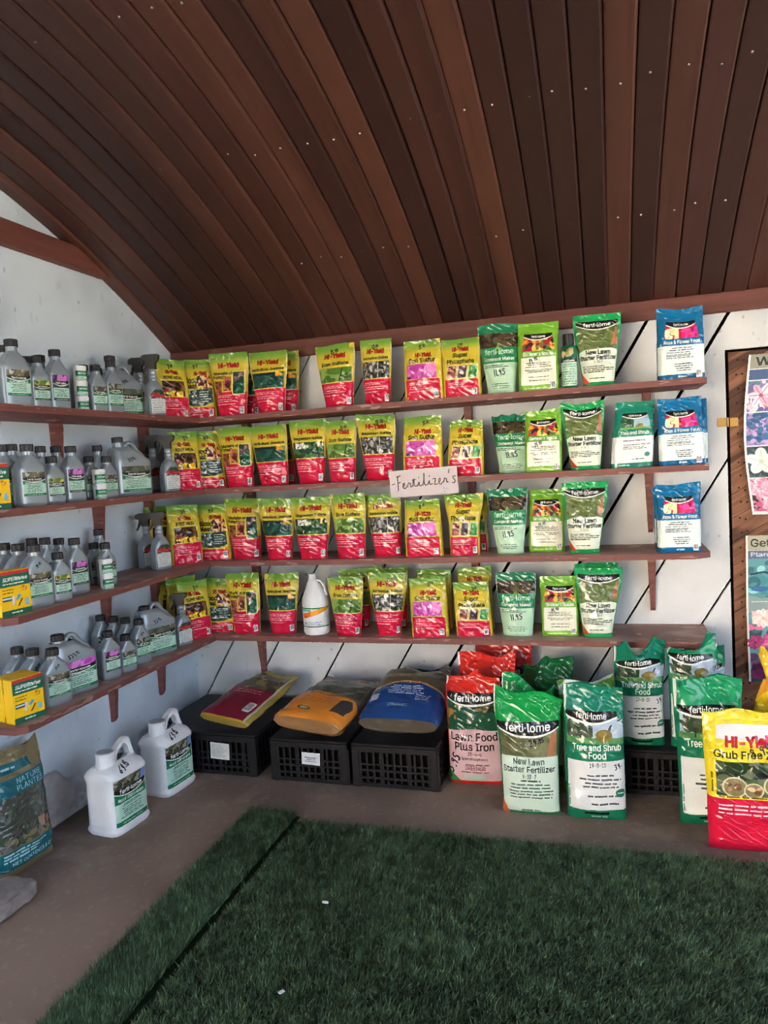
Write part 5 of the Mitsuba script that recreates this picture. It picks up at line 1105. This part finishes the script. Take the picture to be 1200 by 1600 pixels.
arc = LineString([(.03, .74), (.10, .755), (.17, .73), (.215, .68), (.22, .56)]).buffer(.006); L += [(arc, (40, 56, 80), 'picture'), (affinity.scale(Point(.08, .64).buffer(.05), 1, .35), (60, 110, 160), 'picture'), (sbox(.03, .55, .2, .556), (206, 220, 220), 'picture')]
L += blobs(r, .012, .0, A, .44, [(70, 110, 116), (40, 66, 72), (90, 60, 96), (50, 84, 88)], 60, .03, .09) + blobs(r, .03, .40, .25, .49, [(242, 216, 206), (248, 232, 222), (236, 190, 190)], 30, .02, .05) + blobs(r, .012, .36, .16, .41, [(226, 120, 160)], 6, .02, .04) + blobs(r, .14, .20, .32, .36, [(206, 70, 130), (226, 110, 160), (180, 50, 110)], 30, .02, .06) + blobs(r, .02, .24, .1, .32, [(190, 60, 110), (150, 50, 100)], 10, .02, .04) + blobs(r, .02, .02, .2, .14, [(110, 40, 90), (80, 30, 70), (130, 50, 100)], 26, .03, .06)
L += flower(.095, .440, .065, 12, [(246, 226, 218), (250, 236, 228), (238, 206, 204)], (226, 180, 160), 0, .4) + flower(.20, .50, .05, 10, [(246, 226, 218), (238, 206, 204)], (226, 180, 160)) + flower(.165, .275, .085, 8, [(206, 80, 140), (224, 110, 164), (190, 60, 120)], (240, 200, 190), .2, .55) + flower(.045, .275, .05, 7, [(186, 70, 124), (166, 54, 108)], (120, 40, 80), .1, .5)
design('garden_poster', A, L, (220, 220, 220))
def poster(label, d, x, z0, z1, w, bulge):
    k = thing('poster', label, 'poster'); ux = np.array([1., 0, 0]); uz = np.array([0, 0, 1.])
    f = lambda u, v: .006 + .020 * np.exp(-u * 5) * np.sin(np.pi * v) + .004 * np.sin(3 * np.pi * v) * np.exp(-u * 3)
    # the left edge leans in towards the middle of its height
    u, v = np.meshgrid(np.linspace(0, 1, NU + 1), np.linspace(0, 1, NV + 1)); G = np.stack([x + w * u - bulge * np.sin(np.pi * v) * (1 - u), -f(u, v), z0 + (z1 - z0) * v], -1); N = grid_normals(G)
    for tg, piece in DESIGN[d]['pieces'].items():
        p, ff, c, n = lay(G, N, piece); obj(tg, (p, ff), 'm_label', k, color=c, normals=n)
poster('upper flower poster with four stacked blossom pictures on the brown door', 'flower_poster', 2.826, 1.092, 1.785, .44, .030)
poster('lower garden poster with pink flowers and a Get heading on the brown door', 'garden_poster', 2.796, .345, 1.000, .44, .006)

# ------------------------------------------------------------------ artificial turf
def turf(label, x0, x1, y0, y1, n, lean, seed, base, ymin=-2.55):
    q = np.random.default_rng(seed); k = thing('turf_mat', label, 'turf', 'green turf mats on the floor')
    obj('backing', box(x0, x1, y0, y1, .0005, .006), 'm_turf_back', k)
    x = q.uniform(x0 + .016, x1 - .016, n); y = q.uniform(max(y0, ymin), y1 - .002, n); hgt = q.uniform(.016, .032, n); a = q.uniform(0, 2 * np.pi, n); w = q.uniform(.0018, .0034, n)
    tuft = 0.5 * meshkit.noise(np.stack([x * 75, y * 75, x * 0], 1), seed) + 0.3 * meshkit.noise(np.stack([x * 28, y * 28, x * 0], 1), seed + 1) + 0.2 * meshkit.noise(np.stack([x * 5, y * 5, x * 0], 1), seed + 2); dx = q.normal(0, .010, n) + lean[0] * hgt; dy = q.normal(0, .010, n) + lean[1] * hgt
    b = np.stack([x, y, np.full(n, .005)], 1); e = np.stack([np.cos(a) * w, np.sin(a) * w, 0 * w], 1); tip = b + np.stack([dx, dy, hgt * (.45 + 1.0 * tuft)], 1)
    V = np.stack([b - e, b + e, tip], 1).reshape(-1, 3); f = np.arange(3 * n).reshape(-1, 3)
    tone = 2.05 * (0.10 + 1.6 * tuft ** 1.3 + q.normal(0, .28, n)).clip(.2, 2.2)[:, None]; pal = np.array([lin(c) for c in base])[q.integers(0, len(base), n)]
    col = np.repeat(pal * tone, 3, axis=0)
    nn = np.repeat(np.stack([q.normal(0, .45, n), q.normal(0, .45, n), np.ones(n)], 1), 3, axis=0); nn /= np.linalg.norm(nn, axis=1, keepdims=True)
    kk = obj('grass_blades', (V, f), 'm_blade', k, color=col, normals=nn); tag(kk, 'dense short artificial grass blades', None, None, 'stuff')
scene['m_turf_back'] = {'type': 'diffuse', 'reflectance': rgb(30, 44, 30)}
scene['m_blade'] = two({'type': 'principled', 'base_color': vc(), 'roughness': 0.55, 'specular': 0.3})
turf('narrow strip of dark green turf along the left of the larger mat', .752, .984, -2.9, -.905, 62000, (-.2, .5), 5, [(62, 84, 60), (52, 73, 52), (70, 92, 70)])
turf('large dark green artificial turf mat covering the floor in front of the sacks', .990, 3.40, -2.9, -.948, 330000, (.3, -.25), 6, [(60, 82, 60), (50, 70, 52), (68, 90, 70), (76, 94, 62)])

for x, y, a in ((1.315, -1.470, 20), (1.345, -1.870, 70)):
    m = cbox(-.010, .010, -.005, .005, 0, .0025, .001); v = m.vertices.copy(); m = trimesh.Trimesh(v, m.faces); m.apply_transform(trimesh.transformations.euler_matrix(.25, .2, math.radians(a))); m.apply_translation((x, y, .030))
    tag(obj('paper_scrap', m, 'm_white_plastic'), 'tiny white scrap lying on the large turf mat, ' + ('farther one' if y > -1.6 else 'nearer one'), 'scrap')
